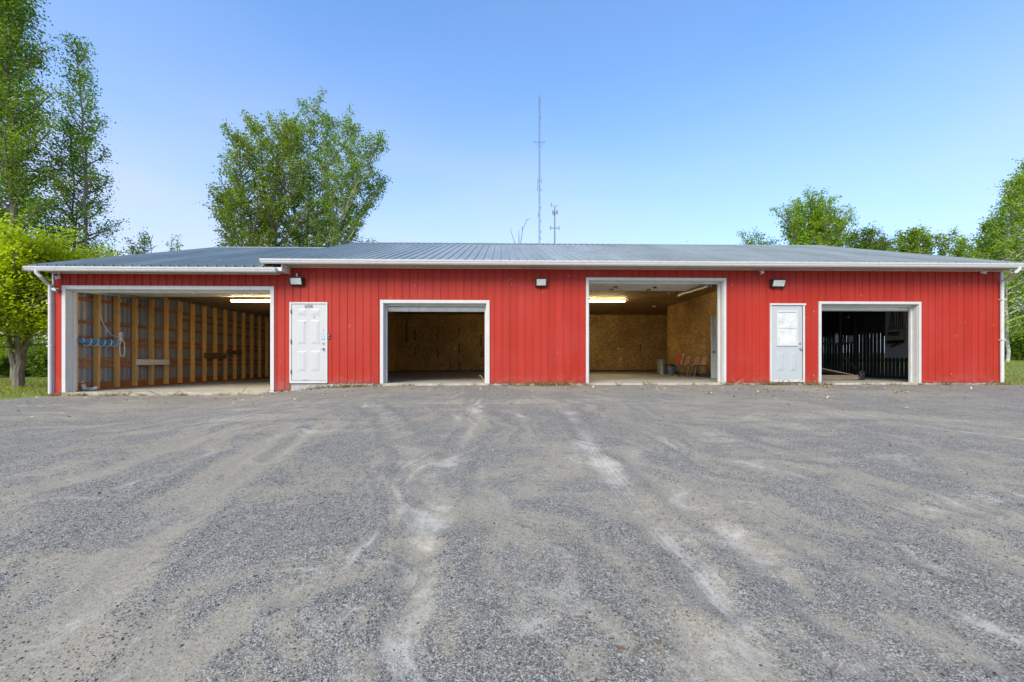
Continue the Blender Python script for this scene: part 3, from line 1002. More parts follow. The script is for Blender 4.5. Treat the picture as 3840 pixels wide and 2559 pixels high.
def roof_sheet_mesh(w, ze, zr, thick=0.012):
    cs = []
    step = 0.2286
    x = 0.0
    n_r = int(round(w / step))
    for k in range(n_r + 1):
        c = k * step
        for dx, h in ((-0.024, 0.0), (-0.013, 0.034), (0.013, 0.034), (0.024, 0.0)):
            xx = c + dx
            if -1e-6 <= xx <= w + 0.02:
                cs.append((xx, h))
        if k < n_r:
            cs.append((c + step * 0.36, 0.0)); cs.append((c + step * 0.40, 0.006)); cs.append((c + step * 0.60, 0.006)); cs.append((c + step * 0.64, 0.0))
    mb = MB()
    n = len(cs)
    vs = [(x_, YE, ze + h) for x_, h in cs] + [(x_, YR, zr + h) for x_, h in cs]
    mb.add(vs, [(i, i + 1, n + i + 1, n + i) for i in range(n - 1)])
    return mb


roof = empty('roof', (0, 0, 0)); roof.parent = B
boff = origin(roof)


def lay_sheets(x0, x1, ze, zr):
    w = 0.9144
    mb = roof_sheet_mesh(w, ze, zr)
    me = mb.mesh('roof_sheet', 'roof_metal', False, boff)
    x = x0; k = 0
    while x < x1 - 0.05:
        if x + w <= x1 + 0.02:
            link('roof_sheet', me, roof, (x, 0, 0.0015 * (k % 2)))
        else:
            ww = max(0.23, math.floor((x1 - x) / 0.2286 + 0.5) * 0.2286)
            link('roof_sheet', roof_sheet_mesh(ww, ze, zr).mesh('roof_sheet', 'roof_metal', False, boff), roof, (x, 0, 0.0015 * (k % 2)))
        x += w; k += 1


lay_sheets(RXL, RXR, ZE, ZR)
lay_sheets(AXL, RXL + 0.3, ZEA, ZRA)
# screws holding the sheets down, rows across the slope
sc_ = MB()
for row in range(1, 9):
    t = row / 9.0
    y = YE + (YR - YE) * t
    for x in np.arange(RXL + 0.12, RXR, 0.2286):
        z = ZE + (ZR - ZE) * t
        sc_.box(x - 0.009, x + 0.009, y - 0.009, y + 0.009, z - 0.002, z + 0.009)
    for x in np.arange(AXL + 0.12, RXL, 0.2286):
        z = ZEA + (ZRA - ZEA) * t
        sc_.box(x - 0.009, x + 0.009, y - 0.009, y + 0.009, z - 0.002, z + 0.009)
tag(sc_.build('roof_screws', 'dark_metal', roof), kind='stuff')
# under deck, far slope, ridge caps, rake boards
m = MB()
for x0, x1, ze, zr in ((RXL + 0.02, RXR - 0.02, ZE, ZR), (AXL + 0.02, RXL - 0.002, ZEA, ZRA)):
    ys_, ye_ = D - 0.42, YR
    zs = ze + (zr - ze) * (ys_ - YE) / (YR - YE)
    m.extrude([(ys_, zs - 0.06), (ys_, zs - 0.012), (YR, zr - 0.012), (YBACK + 0.45, ze + 0.02), (YBACK + 0.45, ze - 0.03), (YR, zr - 0.06)], x0, x1)
m.build('roof_deck', 'dark_wood_ceiling', roof)
m = MB()
m.extrude([(YR - 0.16, ZR - 0.022), (YR, ZR + 0.05), (YR + 0.16, ZR - 0.022), (YR + 0.16, ZR - 0.03), (YR, ZR + 0.035), (YR - 0.16, ZR - 0.03)], RXL - 0.01, RXR + 0.01)
m.build('ridge_cap', 'roof_metal', roof)
m = MB()
m.extrude([(YR - 0.16, ZRA - 0.022), (YR, ZRA + 0.05), (YR + 0.16, ZRA - 0.022), (YR + 0.16, ZRA - 0.03), (YR, ZRA + 0.035), (YR - 0.16, ZRA - 0.03)], AXL - 0.01, RXL - 0.03)
m.build('ridge_cap', 'roof_metal', roof)
for x0, x1, ze, zr in ((AXL - 0.03, AXL - 0.002, ZEA, ZRA), (RXR + 0.02, RXR + 0.05, ZE, ZR), (RXL - 0.03, RXL - 0.002, ZE, ZR)):
    m = MB()
    m.extrude([(YE + 0.03, ze - 0.16), (YE + 0.03, ze + 0.012), (YR, zr + 0.02), (YBACK + 0.4, ze + 0.012), (YBACK + 0.4, ze - 0.16), (YR, zr - 0.16)], x0, x1)
    m.build('rake_board', 'fascia_white', roof)
# vent stub low on the annex roof
m = MB(); x, z = P(1072, 953, 12.6)
t = (12.6 - YE) / (YR - YE); zz = ZEA + (ZRA - ZEA) * t
m.lathe([(0.05, zz - 0.02), (0.05, zz + 0.07), (0.075, zz + 0.075), (0.06, zz + 0.11)], x, 12.6, 10)
m.build('vent_stub', 'white_plastic', roof, True)


# ---- gutters, fascia, soffit, downspouts
def gutter(x0, x1, ztop, zbot, yf):
    """K-style gutter swept along x; yf is the front lip"""
    h = ztop - zbot
    outer = [(yf + 0.115, ztop), (yf + 0.115, zbot), (yf + 0.045, zbot), (yf + 0.022, zbot + h * 0.30), (yf + 0.022, zbot + h * 0.42), (yf + 0.004, zbot + h * 0.70), (yf + 0.004, zbot + h * 0.86), (yf, zbot + h * 0.88), (yf, ztop)]
    inner = [(yf + 0.007, ztop), (yf + 0.009, zbot + h * 0.7), (yf + 0.03, zbot + h * 0.4), (yf + 0.05, zbot + 0.006), (yf + 0.11, zbot + 0.006), (yf + 0.11, ztop)]
    return MB().extrude(outer + inner, x0, x1)


YG = D - 0.575
gut = gutter(PX(972, YG), RXR + 0.06, PZ(2000, 976, YG), PZ(2000, 992.5, YG), YG).build('gutter', 'white_gutter', B)
guta = gutter(PX(84, YG), PX(1030, YG), PZ(500, 1000, YG), PZ(500, 1016.5, YG), YG).build('gutter', 'white_gutter', B)
for g, xx0, xx1, zt, zb in ((gut, PX(972, YG), RXR + 0.06, PZ(2000, 976, YG), PZ(2000, 992.5, YG)), (guta, PX(84, YG), PX(1030, YG), PZ(500, 1000, YG), PZ(500, 1016.5, YG))):
    for xe in (xx0 - 0.003, xx1):
        MB().box(xe, xe + 0.003, YG + 0.001, YG + 0.114, zb - 0.002, zt + 0.002).build('end_cap', 'white_gutter', g)
    # hanger seams
    x = xx0 + 2.9
    while x < xx1 - 0.5:
        MB().box(x, x + 0.03, YG - 0.0015, YG + 0.01, zt - 0.018, zt + 0.001).build('seam', 'white_gutter', g)
        x += 3.05
YF = D - 0.455
MB().box(PX(985, YF), RXR + 0.02, YF, YF + 0.03, ZSOF - 0.012, ZE - 0.02).build('fascia', 'fascia_white', B)
MB().box(AXL + 0.02, PX(1056, YF), YF, YF + 0.03, ZSOFA - 0.012, ZEA + 0.01).build('fascia', 'fascia_white', B)
MB().box(PX(1056, YF) - 0.03, PX(1056, YF), YF + 0.032, D - 0.005, ZSOFA - 0.012, ZSOF - 0.004).build('eave_return', 'fascia_white', B)
sof = empty('soffit', (0, 0, 0)); sof.parent = B
SP = 0.2032
me_s = MB().box(0, SP - 0.007, YF + 0.03, D - 0.001, ZSOF, ZSOF + 0.012).mesh('soffit_panel', 'soffit', False, origin(sof))
x = PX(1056, YF) + 0.004
while x < RXR - 0.02:
    link('soffit_panel', me_s, sof, (x, 0, random.uniform(-0.0015, 0.0015))); x += SP
me_s = MB().box(0, SP - 0.007, YF + 0.03, D - 0.001, ZSOFA, ZSOFA + 0.012).mesh('soffit_panel', 'soffit', False, origin(sof))
x = AXL + 0.02
while x < PX(1056, YF) - SP:
    link('soffit_panel', me_s, sof, (x, 0, random.uniform(-0.0015, 0.0015))); x += SP
m = MB(); m.box(PX(985, YF), RXR, YF + 0.03, D - 0.001, ZSOF + 0.02, ZSOF + 0.03); m.box(AXL + 0.02, PX(1050, YF), YF + 0.03, D - 0.001, ZSOFA + 0.02, ZSOFA + 0.03)
m.build('soffit_backing', 'black_plastic', sof)
m = MB(); m.box(PX(1056), XR, D - 0.022, D - 0.002, ZSOF - 0.018, ZSOF - 0.003); m.box(XL, PX(1050), D - 0.022, D - 0.002, ZSOFA - 0.018, ZSOFA - 0.003)
m.build('soffit_trim', 'fascia_white', B)


def downspout(px_top, py_top, px_x, py_e, foot, side):
    xt, zt = P(px_top, py_top, YG + 0.06)
    xw = PX(px_x, D - 0.04)
    ze = PZ(px_x, py_e, D - 0.04)
    pts = [(xt, YG + 0.06, zt + 0.06), (xt, YG + 0.06, zt - 0.04), (xt + side * 0.05, YG + 0.08, zt - 0.10), (xw - side * 0.06, D - 0.09, ze + 0.03), (xw, D - 0.055, ze - 0.03), (xw, D - 0.05, ze - 0.12), (xw, D - 0.05, foot)]
    m = MB(); m.tube(pts, [0.043] * len(pts), 12)
    d_ = m.build('downspout', 'white_gutter', B, True)
    for z in (ze - 0.5, ze - 1.6):
        MB().box(xw - 0.055, xw + 0.055, D - 0.098, D - 0.01, z - 0.015, z + 0.015).build('strap', 'white_trim', d_)


downspout(137, 1018, 190, 1066, -0.25, 1)
downspout(3822, 1005, 3756, 1056, 0.01, -1)
# corner boards
MB().box(XL - 0.025, XL + 0.012, D - 0.018, D + 0.10, PZ(200, 1480), ZSOFA).build('corner_board', 'white_trim', B)
MB().box(XR - 0.012, XR + 0.07, D - 0.018, D + 0.10, 0.0, ZSOF).build('corner_board', 'white_trim', B)

# ---- outer and inner walls, ceilings
BW, RWX = 23.85, 8.0
WX = PX(350, 12.285)                        # plane of the girts in the annex
SX = PX(370, 12.285)                        # inner edge of the studs
lw = empty('annex_side_wall', (0, 0, 0)); lw.parent = B
# corrugated liner sheets seen between the girts
off = origin(lw)
for k in range(12):
    y0 = D + 0.16 + k * 0.95
    m = MB()
    n = 24
    vs = []
    for j in range(n + 1):
        y = y0 + 0.95 * j / n
        h = 0.012 if j % 4 in (1, 2) else 0.0
        vs += [(WX - 0.045 - h, y, -0.5), (WX - 0.045 - h, y, 2.85)]
    m.add(vs, [(2 * j, 2 * j + 2, 2 * j + 3, 2 * j + 1) for j in range(n)])
    m.build('metal_sheet', 'liner_metal', lw)
MB().box(XL, WX - 0.075, D + 0.15, YBACK, -0.5, 2.87).build('outer_skin', 'red_siding', lw)
SPC = 0.6236
for i in range(-1, 19):
    y = 12.285 + SPC * i
    if y < D + 0.3:
        continue
    MB().box(WX, SX, y, y + 0.042, FLA + 0.04, 2.74).build('stud', 'stud_wood', lw)
for gz in (2.31, 1.688, 1.243, 1.074, 0.62, 0.467):
    for seg in range(3):
        ya, yb = D + 0.16 + seg * 4.0, D + 0.16 + seg * 4.0 + 3.99
        g = gz + random.uniform(-0.012, 0.012)
        MB().box(WX - 0.04, WX - 0.001, ya, min(yb, YBACK - 0.1), g - 0.043, g + 0.043).build('girt', 'girt_wood', lw)
MB().box(WX - 0.039, WX - 0.002, 15.5, YBACK - 0.1, 2.02, 2.10).build('girt', 'girt_wood', lw)
MB().box(WX, WX + 0.04, D + 0.16, YBACK - 0.1, FLA, FLA + 0.038).build('sill_plate', 'girt_wood', lw)
MB().box(WX - 0.04, WX - 0.001, D + 0.16, YBACK - 0.1, FLA, FLA + 0.22).build('skirt_board', 'girt_wood', lw)

MB().box(XL + 0.1, -5.95, D + 0.16, YBACK, 2.78, 2.82).build('annex_ceiling', 'dark_wood_ceiling', B)
m = MB()
for k in range(20):
    y = 12.2 + k * 0.61
    m.box(SX, -5.95, y, y + 0.04, 2.66, 2.778)
jo = empty('ceiling_joists', (0, 0, 0)); jo.parent = B
for k in range(18):
    y = 14.2 + k * 0.56
    MB().box(SX + 0.02, -5.95, y, y + 0.04, 2.68, 2.778).build('joist', 'dark_board', jo)
MB().box(-5.93, -5.62, D + 0.16, YBACK, -0.3, 3.0).build('partition_wall', 'interior_wall', B)
MB().box(XL, XR, YBACK, YBACK + 0.15, -0.3, 3.1).build('rear_wall', 'red_siding', B)
# right side wall: bare vertical planks with daylight showing between them
SWX = XR - 0.17
pw = empty('plank_side_wall', (0, 0, 0)); pw.parent = B
y = D + 0.17
while y < YBACK - 0.1:
    w = 0.128 + random.uniform(-0.008, 0.008)
    g_ = random.choice((0.019, 0.021, 0.023, 0.018))
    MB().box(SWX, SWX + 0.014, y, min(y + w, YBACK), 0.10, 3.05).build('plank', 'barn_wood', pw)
    y += w + g_
for z in (0.62, 1.75, 2.7):
    MB().box(SWX + 0.016, SWX + 0.055, D + 0.17, YBACK, z - 0.04, z + 0.04).build('rail', 'barn_wood', pw)
MB().box(SWX + 0.06, SWX + 0.08, 14.75, YBACK, 1.6, 3.05).build('added_slit_cover', 'barn_wood', pw)  # added sheet outside the planks, keeps sky light out of the upper slits
MB().box(SWX + 0.06, SWX + 0.08, D + 0.17, 14.74, 1.9, 3.05).build('added_slit_cover', 'barn_wood', pw)  # same added light block behind the nearer planks, starting higher
MB().box(SWX - 0.02, SWX + 0.15, D + 0.2, YBACK, 0.002, 0.098).build('sill_beam', 'barn_wood', pw)
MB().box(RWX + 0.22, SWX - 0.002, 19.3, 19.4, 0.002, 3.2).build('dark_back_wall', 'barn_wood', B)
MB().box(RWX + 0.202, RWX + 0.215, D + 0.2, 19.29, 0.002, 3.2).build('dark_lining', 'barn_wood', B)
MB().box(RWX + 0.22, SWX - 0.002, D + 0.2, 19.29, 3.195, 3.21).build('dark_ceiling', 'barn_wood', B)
for x0, x1, ze, zr in ((XR - 0.14, XR - 0.03, ZE, ZR), (XL + 0.02, XL + 0.1, ZEA, ZRA)):
    m = MB(); m.extrude([(D + 0.05, ze - 0.1), (YR, zr - 0.1), (YBACK, ze - 0.1)], x0, x1)
    m.build('gable_end', 'red_siding', B)

# OSB lined middle room


def osb_wall(name, ax, fixed, a0, a1, zs, facing):
    w = empty(name, (0, 0, 0)); w.parent = B
    n = int(math.ceil((a1 - a0) / 1.22))
    for k in range(n):
        p0, p1 = a0 + k * 1.22, min(a0 + (k + 1) * 1.22, a1) - 0.004
        for z0, z1 in zs:
            j = random.uniform(0, 0.003)
            if ax == 'x':
                m = MB().box(p0, p1, fixed + j * facing, fixed + 0.012 + j * facing, z0, z1 - 0.004)
            else:
                m = MB().box(fixed + j * facing, fixed + 0.012 + j * facing, p0, p1, z0, z1 - 0.004)
            m.build('osb_sheet', 'osb', w)
    return w


ow = osb_wall('osb_back_wall', 'x', BW, -5.56, 9.6, ((0.10, 1.32), (1.32, 2.54), (2.54, 3.2)), -1)
MB().box(-5.6, 9.7, BW + 0.02, YBACK, 0, 3.3).build('backing', 'interior_wall', ow)
MB().box(-5.56, 9.6, BW - 0.012, BW - 0.001, 0.0, 0.10).build('kick_board', 'dark_wood_ceiling', ow)
osb_wall('osb_side_wall', 'y', -5.56, D + 0.18, BW - 0.02, ((0.08, 1.32), (1.32, 2.54), (2.54, 3.2)), 1)
rw = osb_wall('osb_partition', 'y', RWX, D + 0.18, 20.3, ((0.10, 1.32), (1.32, 2.54), (2.54, 3.2)), -1)
MB().box(RWX + 0.016, RWX + 0.2, D + 0.16, 20.3, 0, 3.3).build('framing', 'interior_wall', rw)
MB().box(RWX - 0.012, RWX - 0.004, D + 0.2, 20.28, 0.0, 0.10).build('kick_board', 'dark_wood_ceiling', rw)
m = MB(); m.box(RWX + 0.2, 9.7, 20.1, 20.3, 0, 3.3); m.box(9.6, 9.75, 20.3, YBACK, 0, 3.3)
m.build('store_wall', 'interior_wall', B)
oc = empty('osb_ceiling', (0, 0, 0)); oc.parent = B
for k in range(13):
    for j in range(6):
        x0 = -5.6 + k * 1.22; y0 = D + 0.16 + j * 2.44
        if x0 > 9.5: continue
        MB().box(x0, min(x0 + 1.216, 9.6), y0, min(y0 + 2.436, YBACK), 3.2 + 0.001 * ((k + j) % 2), 3.215).build('ceiling_sheet', 'osb_ceiling', oc)
MB().box(-5.9, XR - 0.1, D + 0.16, YBACK, 3.222, 3.25).build('attic_floor', 'interior_wall', B)
# lumber stamps printed down the sheets of the back wall
for px, pa_, pb_ in ((1525, 1190, 1284), (1556, 1235, 1275), (1556, 1300, 1335), (1640, 1245, 1282), (1641, 1305, 1340), (1721, 1230, 1258), (1722, 1288, 1330), (1722, 1355, 1392), (1804, 1255, 1300), (1805, 1318, 1336), (1690, 1358, 1382), (2255, 1300, 1316), (2402, 1290, 1318)):
    x = PX(px, BW - 0.02)
    z1, z0 = PZ(px, pa_, BW - 0.02), PZ(px, pb_, BW - 0.02)
    m = MB()
    z = z0
    while z < z1 - 0.03:
        h = min(random.uniform(0.05, 0.14), z1 - z)
        m.box(x - random.uniform(0.02, 0.055), x + random.uniform(0.02, 0.055), BW - 0.0065, BW - 0.005, z, z + h * 0.75); z += h
    m.build('ink_stamp', 'ink', ow)
for px, py, sz in ((1707, 1307, 0.08), (2320, 1308, 0.08), (2329, 1347, 0.08), (2305, 1346, 0.07)):
    x, z = P(px, py, BW - 0.02)
    MB().box(x - sz / 2, x + sz / 2, BW - 0.02, BW - 0.006, z - sz / 2, z + sz / 2).build('outlet_box', 'white_plastic' if px != 2305 else 'black_plastic', ow)

# ---- entry doors
o = OPEN['door1']
dr = empty('entry_door', (0, 0, 0)); dr.parent = B
dr['label'] = 'white six-panel steel entry door with a number'
x0, x1, zt = o['x0'], o['x1'], o['zt']
zsill = PZ(1150, 1437.5)
m = MB(); m.box(x0, PX(1094), D - 0.03, D + 0.015, zsill, zt); m.box(PX(1223.5), x1, D - 0.03, D + 0.015, zsill, zt); m.box(PX(1094), PX(1223.5), D - 0.03, D + 0.015, PZ(1150, 1140.5), zt - 0.001)
m.build('door_frame', 'white_trim', dr, bevel=0.003)
MB().box(PX(1094), PX(1223.5), D - 0.03, D + 0.015, zsill, PZ(1150, 1427.5)).build('threshold', 'white_trim', dr)
YD = D - 0.014
MB().box(PX(1094.6), PX(1222.9), YD, D + 0.012, PZ(1150, 1426.3), PZ(1150, 1141.6)).build('door_leaf', 'door_white', dr, bevel=0.003)
for pa_, pb_ in ((1116, 1149), (1167, 1200)):
    for qa, qb in ((1159.5, 1184), (1202, 1291), (1317, 1392)):
        r0 = (PX(pa_), PX(pb_), PZ(1150, qb), PZ(1150, qa))
        m = MB()
        i1, i2 = 0.016, 0.045
        r1 = (r0[0] + i1, r0[1] - i1, r0[2] + i1, r0[3] - i1)
        r2 = (r0[0] + i2, r0[1] - i2, r0[2] + i2, r0[3] - i2)
        m.frustum(r0, YD - 0.0005, r1, YD - 0.007)
        m.frustum(r2, YD - 0.0072, (r2[0] + 0.008, r2[1] - 0.008, r2[2] + 0.008, r2[3] - 0.008), YD - 0.014)
        m.build('panel', 'door_white', dr)
for py in (1170, 1283, 1395):
    z = PZ(1093, py)
    MB().tube([(PX(1093.5), D - 0.034, z - 0.055), (PX(1093.5), D - 0.034, z + 0.055)], 0.010, 8).build('hinge', 'dark_metal', dr)


def knob(parent, x, y, z, r, mat='steel'):
    m = MB()
    m.tube([(x, y, z), (x, y - 0.008, z)], r * 1.2, 14)
    m.tube([(x, y - 0.008, z), (x, y - 0.035, z)], r * 0.45, 10)
    m.ball((x, y - 0.05, z), r, 12, 8, (1, 0.8, 1))
    m.build('knob', mat, parent, True)


xk = PX(1213)
knob(dr, xk, YD, PZ(1213, 1308), 0.030)
m = MB(); z = PZ(1213, 1288); m.tube([(xk, YD, z), (xk, YD - 0.018, z)], 0.028, 16); m.box(xk - 0.006, xk + 0.006, YD - 0.03, YD - 0.018, z - 0.02, z + 0.02)
m.build('deadbolt', 'steel', dr, True)
m = MB(); z = PZ(1213, 1237); m.tube([(xk, YD, z), (xk, YD - 0.012, z)], 0.02, 12); m.build('lock_cylinder', 'galvanized', dr, True)
# blue and white shield sticker above the deadbolt
z = PZ(1213, 1269); w = 0.038
m = MB()
sh = [(-w, 0.045), (w, 0.045), (w, -0.015), (0.6 * w, -0.04), (0, -0.055), (-0.6 * w, -0.04), (-w, -0.015)]
n = len(sh)
m.add([(xk + a, YD - 0.002, z + b) for a, b in sh] + [(xk + a, YD - 0.0005, z + b) for a, b in sh], [tuple(range(n))] + [(i, n + i, n + (i + 1) % n, (i + 1) % n) for i in range(n)])
m.build('shield_sticker', 'sticker_blue', dr)
m = MB(); m.add([(xk + a * 0.55, YD - 0.003, z + 0.012 + b * 0.5) for a, b in sh], [tuple(range(n))]); m.build('sticker_crest', 'white_plastic', dr)
m = MB(); zz = PZ(1213, 1254)
for dz in (-0.02, 0.02):
    for j in range(7):
        a = PI * (0.15 + 0.7 * j / 6) * (1 if dz > 0 else -1)
        m.box(xk + 0.035 * math.cos(a) - 0.004, xk + 0.035 * math.cos(a) + 0.004, YD - 0.002, YD - 0.0005, zz + 0.035 * math.sin(a) - 0.003, zz + 0.035 * math.sin(a) + 0.003)
m.build('sticker_ring', 'sticker_blue', dr)
for px, py in ((1177, 1188), (1142, 1210.5)):
    MB().box(PX(px) - 0.022, PX(px) + 0.022, YD - 0.018, YD - 0.001, PZ(px, py) - 0.014, PZ(px, py) + 0.014).build('clip', 'galvanized', dr)
MB().box(PX(1135), PX(1155), YD - 0.004, YD - 0.001, PZ(1150, 1426), PZ(1150, 1423.5)).build('kick_scuff', 'galvanized', dr)
# house number
cu = bpy.data.curves.new('house_number', 'FONT'); cu.body = '6500'; cu.size = 1.0; cu.align_x = 'CENTER'; cu.align_y = 'CENTER'; cu.extrude = 0.01; cu.offset = 0.004
tmp = bpy.data.objects.new('tmp_text', cu); COL.objects.link(tmp)
dg = bpy.context.evaluated_depsgraph_get()
tme = bpy.data.meshes.new_from_object(tmp.evaluated_get(dg))
bpy.data.objects.remove(tmp)
co = np.array([v.co[:] for v in tme.vertices])
cen = (co.max(0) + co.min(0)) / 2; ext = co.max(0) - co.min(0)
tw, thh = PX(1174) - PX(1144.5), PZ(1150, 1144) - PZ(1150, 1155.5)
tx, tz = PX(1159.5), PZ(1150, 1149.8)
off = origin(dr)
for v in tme.vertices:
    a = (v.co.x - cen[0]) / ext[0] * tw; b_ = (v.co.y - cen[1]) / ext[1] * thh; c_ = (v.co.z - cen[2]) / ext[2] * 0.004
    v.co = (tx + a - off[0], YD - 0.003 - c_ - off[1], tz + b_ - off[2])
tme.materials.clear(); tme.materials.append(MATS['navy'])
link('house_number', tme, dr)

o = OPEN['door2']
dr = empty('entry_door', (0, 0, 0)); dr.parent = B
dr['label'] = 'pale grey steel door with a sash window'
x0, x1, zt = o['x0'], o['x1'], o['zt']
zsill = PZ(2950, 1436)
m = MB(); m.box(x0, PX(2892.5), D - 0.03, D + 0.015, zsill, zt - 0.05); m.box(PX(3009), PX(3016), D - 0.03, D + 0.015, zsill, zt - 0.05); m.box(x0 - 0.005, x1 + 0.01, D - 0.045, D + 0.015, zt - 0.0495, zt)
m.build('door_frame', 'white_trim', dr, bevel=0.003)
MB().box(PX(3007.5), PX(3008.9), D - 0.012, D + 0.014, zsill, zt - 0.05).build('frame_gap', 'dark_metal', dr)
YD = D - 0.012
MB().box(PX(2893), PX(3007), YD, D + 0.012, PZ(2950, 1422), PZ(2950, 1146.5)).build('door_leaf', 'door_grey', dr, bevel=0.003)
MB().box(PX(2893), PX(3007), YD - 0.012, D + 0.012, PZ(2950, 1433.5), PZ(2950, 1422.3)).build('door_sweep', 'white_trim', dr)
for px in (2898, 2932, 2968, 3002):
    MB().tube([(PX(px), YD - 0.013, PZ(px, 1425)), (PX(px), YD - 0.016, PZ(px, 1425))], 0.008, 6).build('screw', 'dark_metal', dr)
wf = MB()
wx0, wx1, wz0, wz1 = PX(2910), PX(2990), PZ(2950, 1298), PZ(2950, 1165)
gx0, gx1 = PX(2916), PX(2983)
gz0, gz1, gm = PZ(2950, 1287), PZ(2950, 1172), PZ(2950, 1230)
wf.box(wx0, gx0, YD - 0.022, YD - 0.0005, wz0, wz1); wf.box(gx1, wx1, YD - 0.022, YD - 0.0005, wz0, wz1)
wf.box(gx0, gx1, YD - 0.022, YD - 0.0005, gz1, wz1); wf.box(gx0, gx1, YD - 0.022, YD - 0.0005, wz0, gz0); wf.box(gx0, gx1, YD - 0.019, YD - 0.0005, gm - 0.014, gm + 0.014)
wf.build('window_frame', 'white_trim', dr, bevel=0.002)
MB().box(gx0, gx1, YD - 0.006, YD - 0.0005, gm + 0.014, gz1).build('pane', 'pane_film', dr)
MB().box(gx0, gx1, YD - 0.009, YD - 0.0005, gz0, gm - 0.014).build('pane', 'pane_film', dr)
for pa_, pb_ in ((2912, 2939), (2960, 2986)):
    r0 = (PX(pa_), PX(pb_), PZ(2950, 1391), PZ(2950, 1321))
    m = MB(); r1 = (r0[0] + 0.014, r0[1] - 0.014, r0[2] + 0.014, r0[3] - 0.014)
    m.frustum(r0, YD - 0.0005, r1, YD - 0.006)
    r2 = (r0[0] + 0.035, r0[1] - 0.035, r0[2] + 0.035, r0[3] - 0.035)
    m.frustum(r2, YD - 0.0062, (r2[0] + 0.008, r2[1] - 0.008, r2[2] + 0.008, r2[3] - 0.008), YD - 0.012)
    m.build('panel', 'door_grey', dr)
xk = PX(2999.5)
knob(dr, xk, YD, PZ(2999, 1308), 0.028)
m = MB(); z = PZ(2999, 1289); m.tube([(xk - 0.01, YD, z), (xk - 0.01, YD - 0.02, z)], 0.028, 16); m.build('deadbolt', 'steel', dr, True)
MB().box(PX(3006), PX(3010), YD - 0.004, YD + 0.003, PZ(3008, 1318), PZ(3008, 1302)).build('strike_plate', 'dark_metal', dr)

# ------------------------------------------------------------------ things fixed to the outside
def wall_lamp(pxl, pxr, pyt, pyb, label, photocell=False):
    x0, x1 = PX(pxl, D - 0.1), PX(pxr, D - 0.1)
    z0, z1 = PZ((pxl + pxr) / 2, pyb, D - 0.1), PZ((pxl + pxr) / 2, pyt, D - 0.1)
    xc = (x0 + x1) / 2
    t = empty('wall_lamp', (xc, D, z0), label, 'lamp', 'wall lamps under the eave')
    h = z1 - z0
    hs = [(D - 0.001, z0), (D - 0.001, z1), (D - 0.15, z1), (D - 0.16, z1 - 0.02), (D - 0.10, z0 + 0.02), (D - 0.085, z0)]
    m = MB(); m.extrude(hs, x0, x1)
    m.build('housing', 'bronze', t, bevel=0.006)
    m = MB()
    e = 0.03
    m.extrude([(D - 0.155, z1 - 0.026), (D - 0.170, z1 - 0.035), (D - 0.113, z0 + 0.025), (D - 0.098, z0 + 0.026)], x0 + e, x1 - e)
    m.build('lens', 'lens', t, bevel=0.006)
    m = MB(); m.box(x0 - 0.006, x1 + 0.006, D - 0.168, D - 0.004, z1 - 0.002, z1 + 0.010); m.build('hood', 'bronze', t, bevel=0.004)
    m = MB()
    for sx in (x0 + 0.012, x1 - 0.012):
        m.tube([(sx, D - 0.163, z1 - 0.03), (sx, D - 0.103, z0 + 0.02)], 0.009, 6)
    m.build('lens_rim', 'bronze', t)
    if photocell:
        m = MB(); m.lathe([(0.02, z1 + 0.01), (0.02, z1 + 0.05), (0.028, z1 + 0.055), (0.028, z1 + 0.10), (0.012, z1 + 0.118)], xc + 0.0, D - 0.07, 12)
        m.build('photocell', 'galvanized', t, True)


wall_lamp(1087, 1136, 1041, 1071, 'bronze wall lamp with a grey photocell above the white six-panel door', True)
wall_lamp(2008, 2051, 1045, 1075, 'bronze wall lamp on red siding between the two middle bays')
wall_lamp(2893, 2944, 1049, 1078, 'bronze wall lamp above the pale grey door with a window')


def bullet_camera(px, py, length, aim, label, mount='soffit'):
    Y = D - 0.10
    x, z = P(px, py, Y)
    t = empty('security_camera', (x, Y, z), label, 'camera', 'security cameras')
    a = Vector(aim).normalized()
    c = Vector((x, Y, z))
    m = MB(); m.tube([c - a * length * 0.5, c - a * length * 0.48, c + a * length * 0.42, c + a * length * 0.5], [0.028, 0.036, 0.036, 0.030], 14)
    m.build('body', 'white_plastic', t, True)
    m = MB(); m.tube([c + a * (length * 0.5 - 0.004), c + a * (length * 0.5 + 0.006)], 0.024, 12); m.build('lens', 'black_plastic', t, True)
    m = MB(); m.bar(c + Vector((0, 0, 0.03)) - a * 0.02, c + Vector((0, 0, 0.055)) + a * length * 0.55, 0.07, 0.006); m.build('sunshade', 'white_plastic', t)
    m = MB()
    b = c - a * length * 0.3
    if mount == 'soffit':
        zt = ZSOFA if x < XA_END else ZSOF
        m.tube([b, (b.x, b.y + 0.02, zt - 0.002)], 0.014, 8); m.lathe([(0.045, zt - 0.018), (0.045, zt - 0.002)], b.x, b.y + 0.02, 12)
    else:
        m.tube([b, (b.x, D + 0.0, b.z)], 0.014, 8); m.tube([(b.x, D - 0.02, b.z), (b.x, D + 0.001, b.z)], 0.045, 12)
    m.build('mount', 'white_plastic', t, True)


bullet_camera(2856, 1023, 0.16, (-0.8, -0.5, -0.25), 'white bullet camera under the eave just left of a wall lamp')
bullet_camera(3690, 1022, 0.13, (0.25, -0.8, -0.35), 'white camera under the eave near the right downspout')
bullet_camera(213, 1042, 0.13, (-0.1, -0.8, -0.35), 'dark-lensed camera tucked under the annex eave corner')
bullet_camera(206, 1087, 0.17, (0.9, -0.35, -0.25), 'white camera strapped to the left downspout', 'wall')

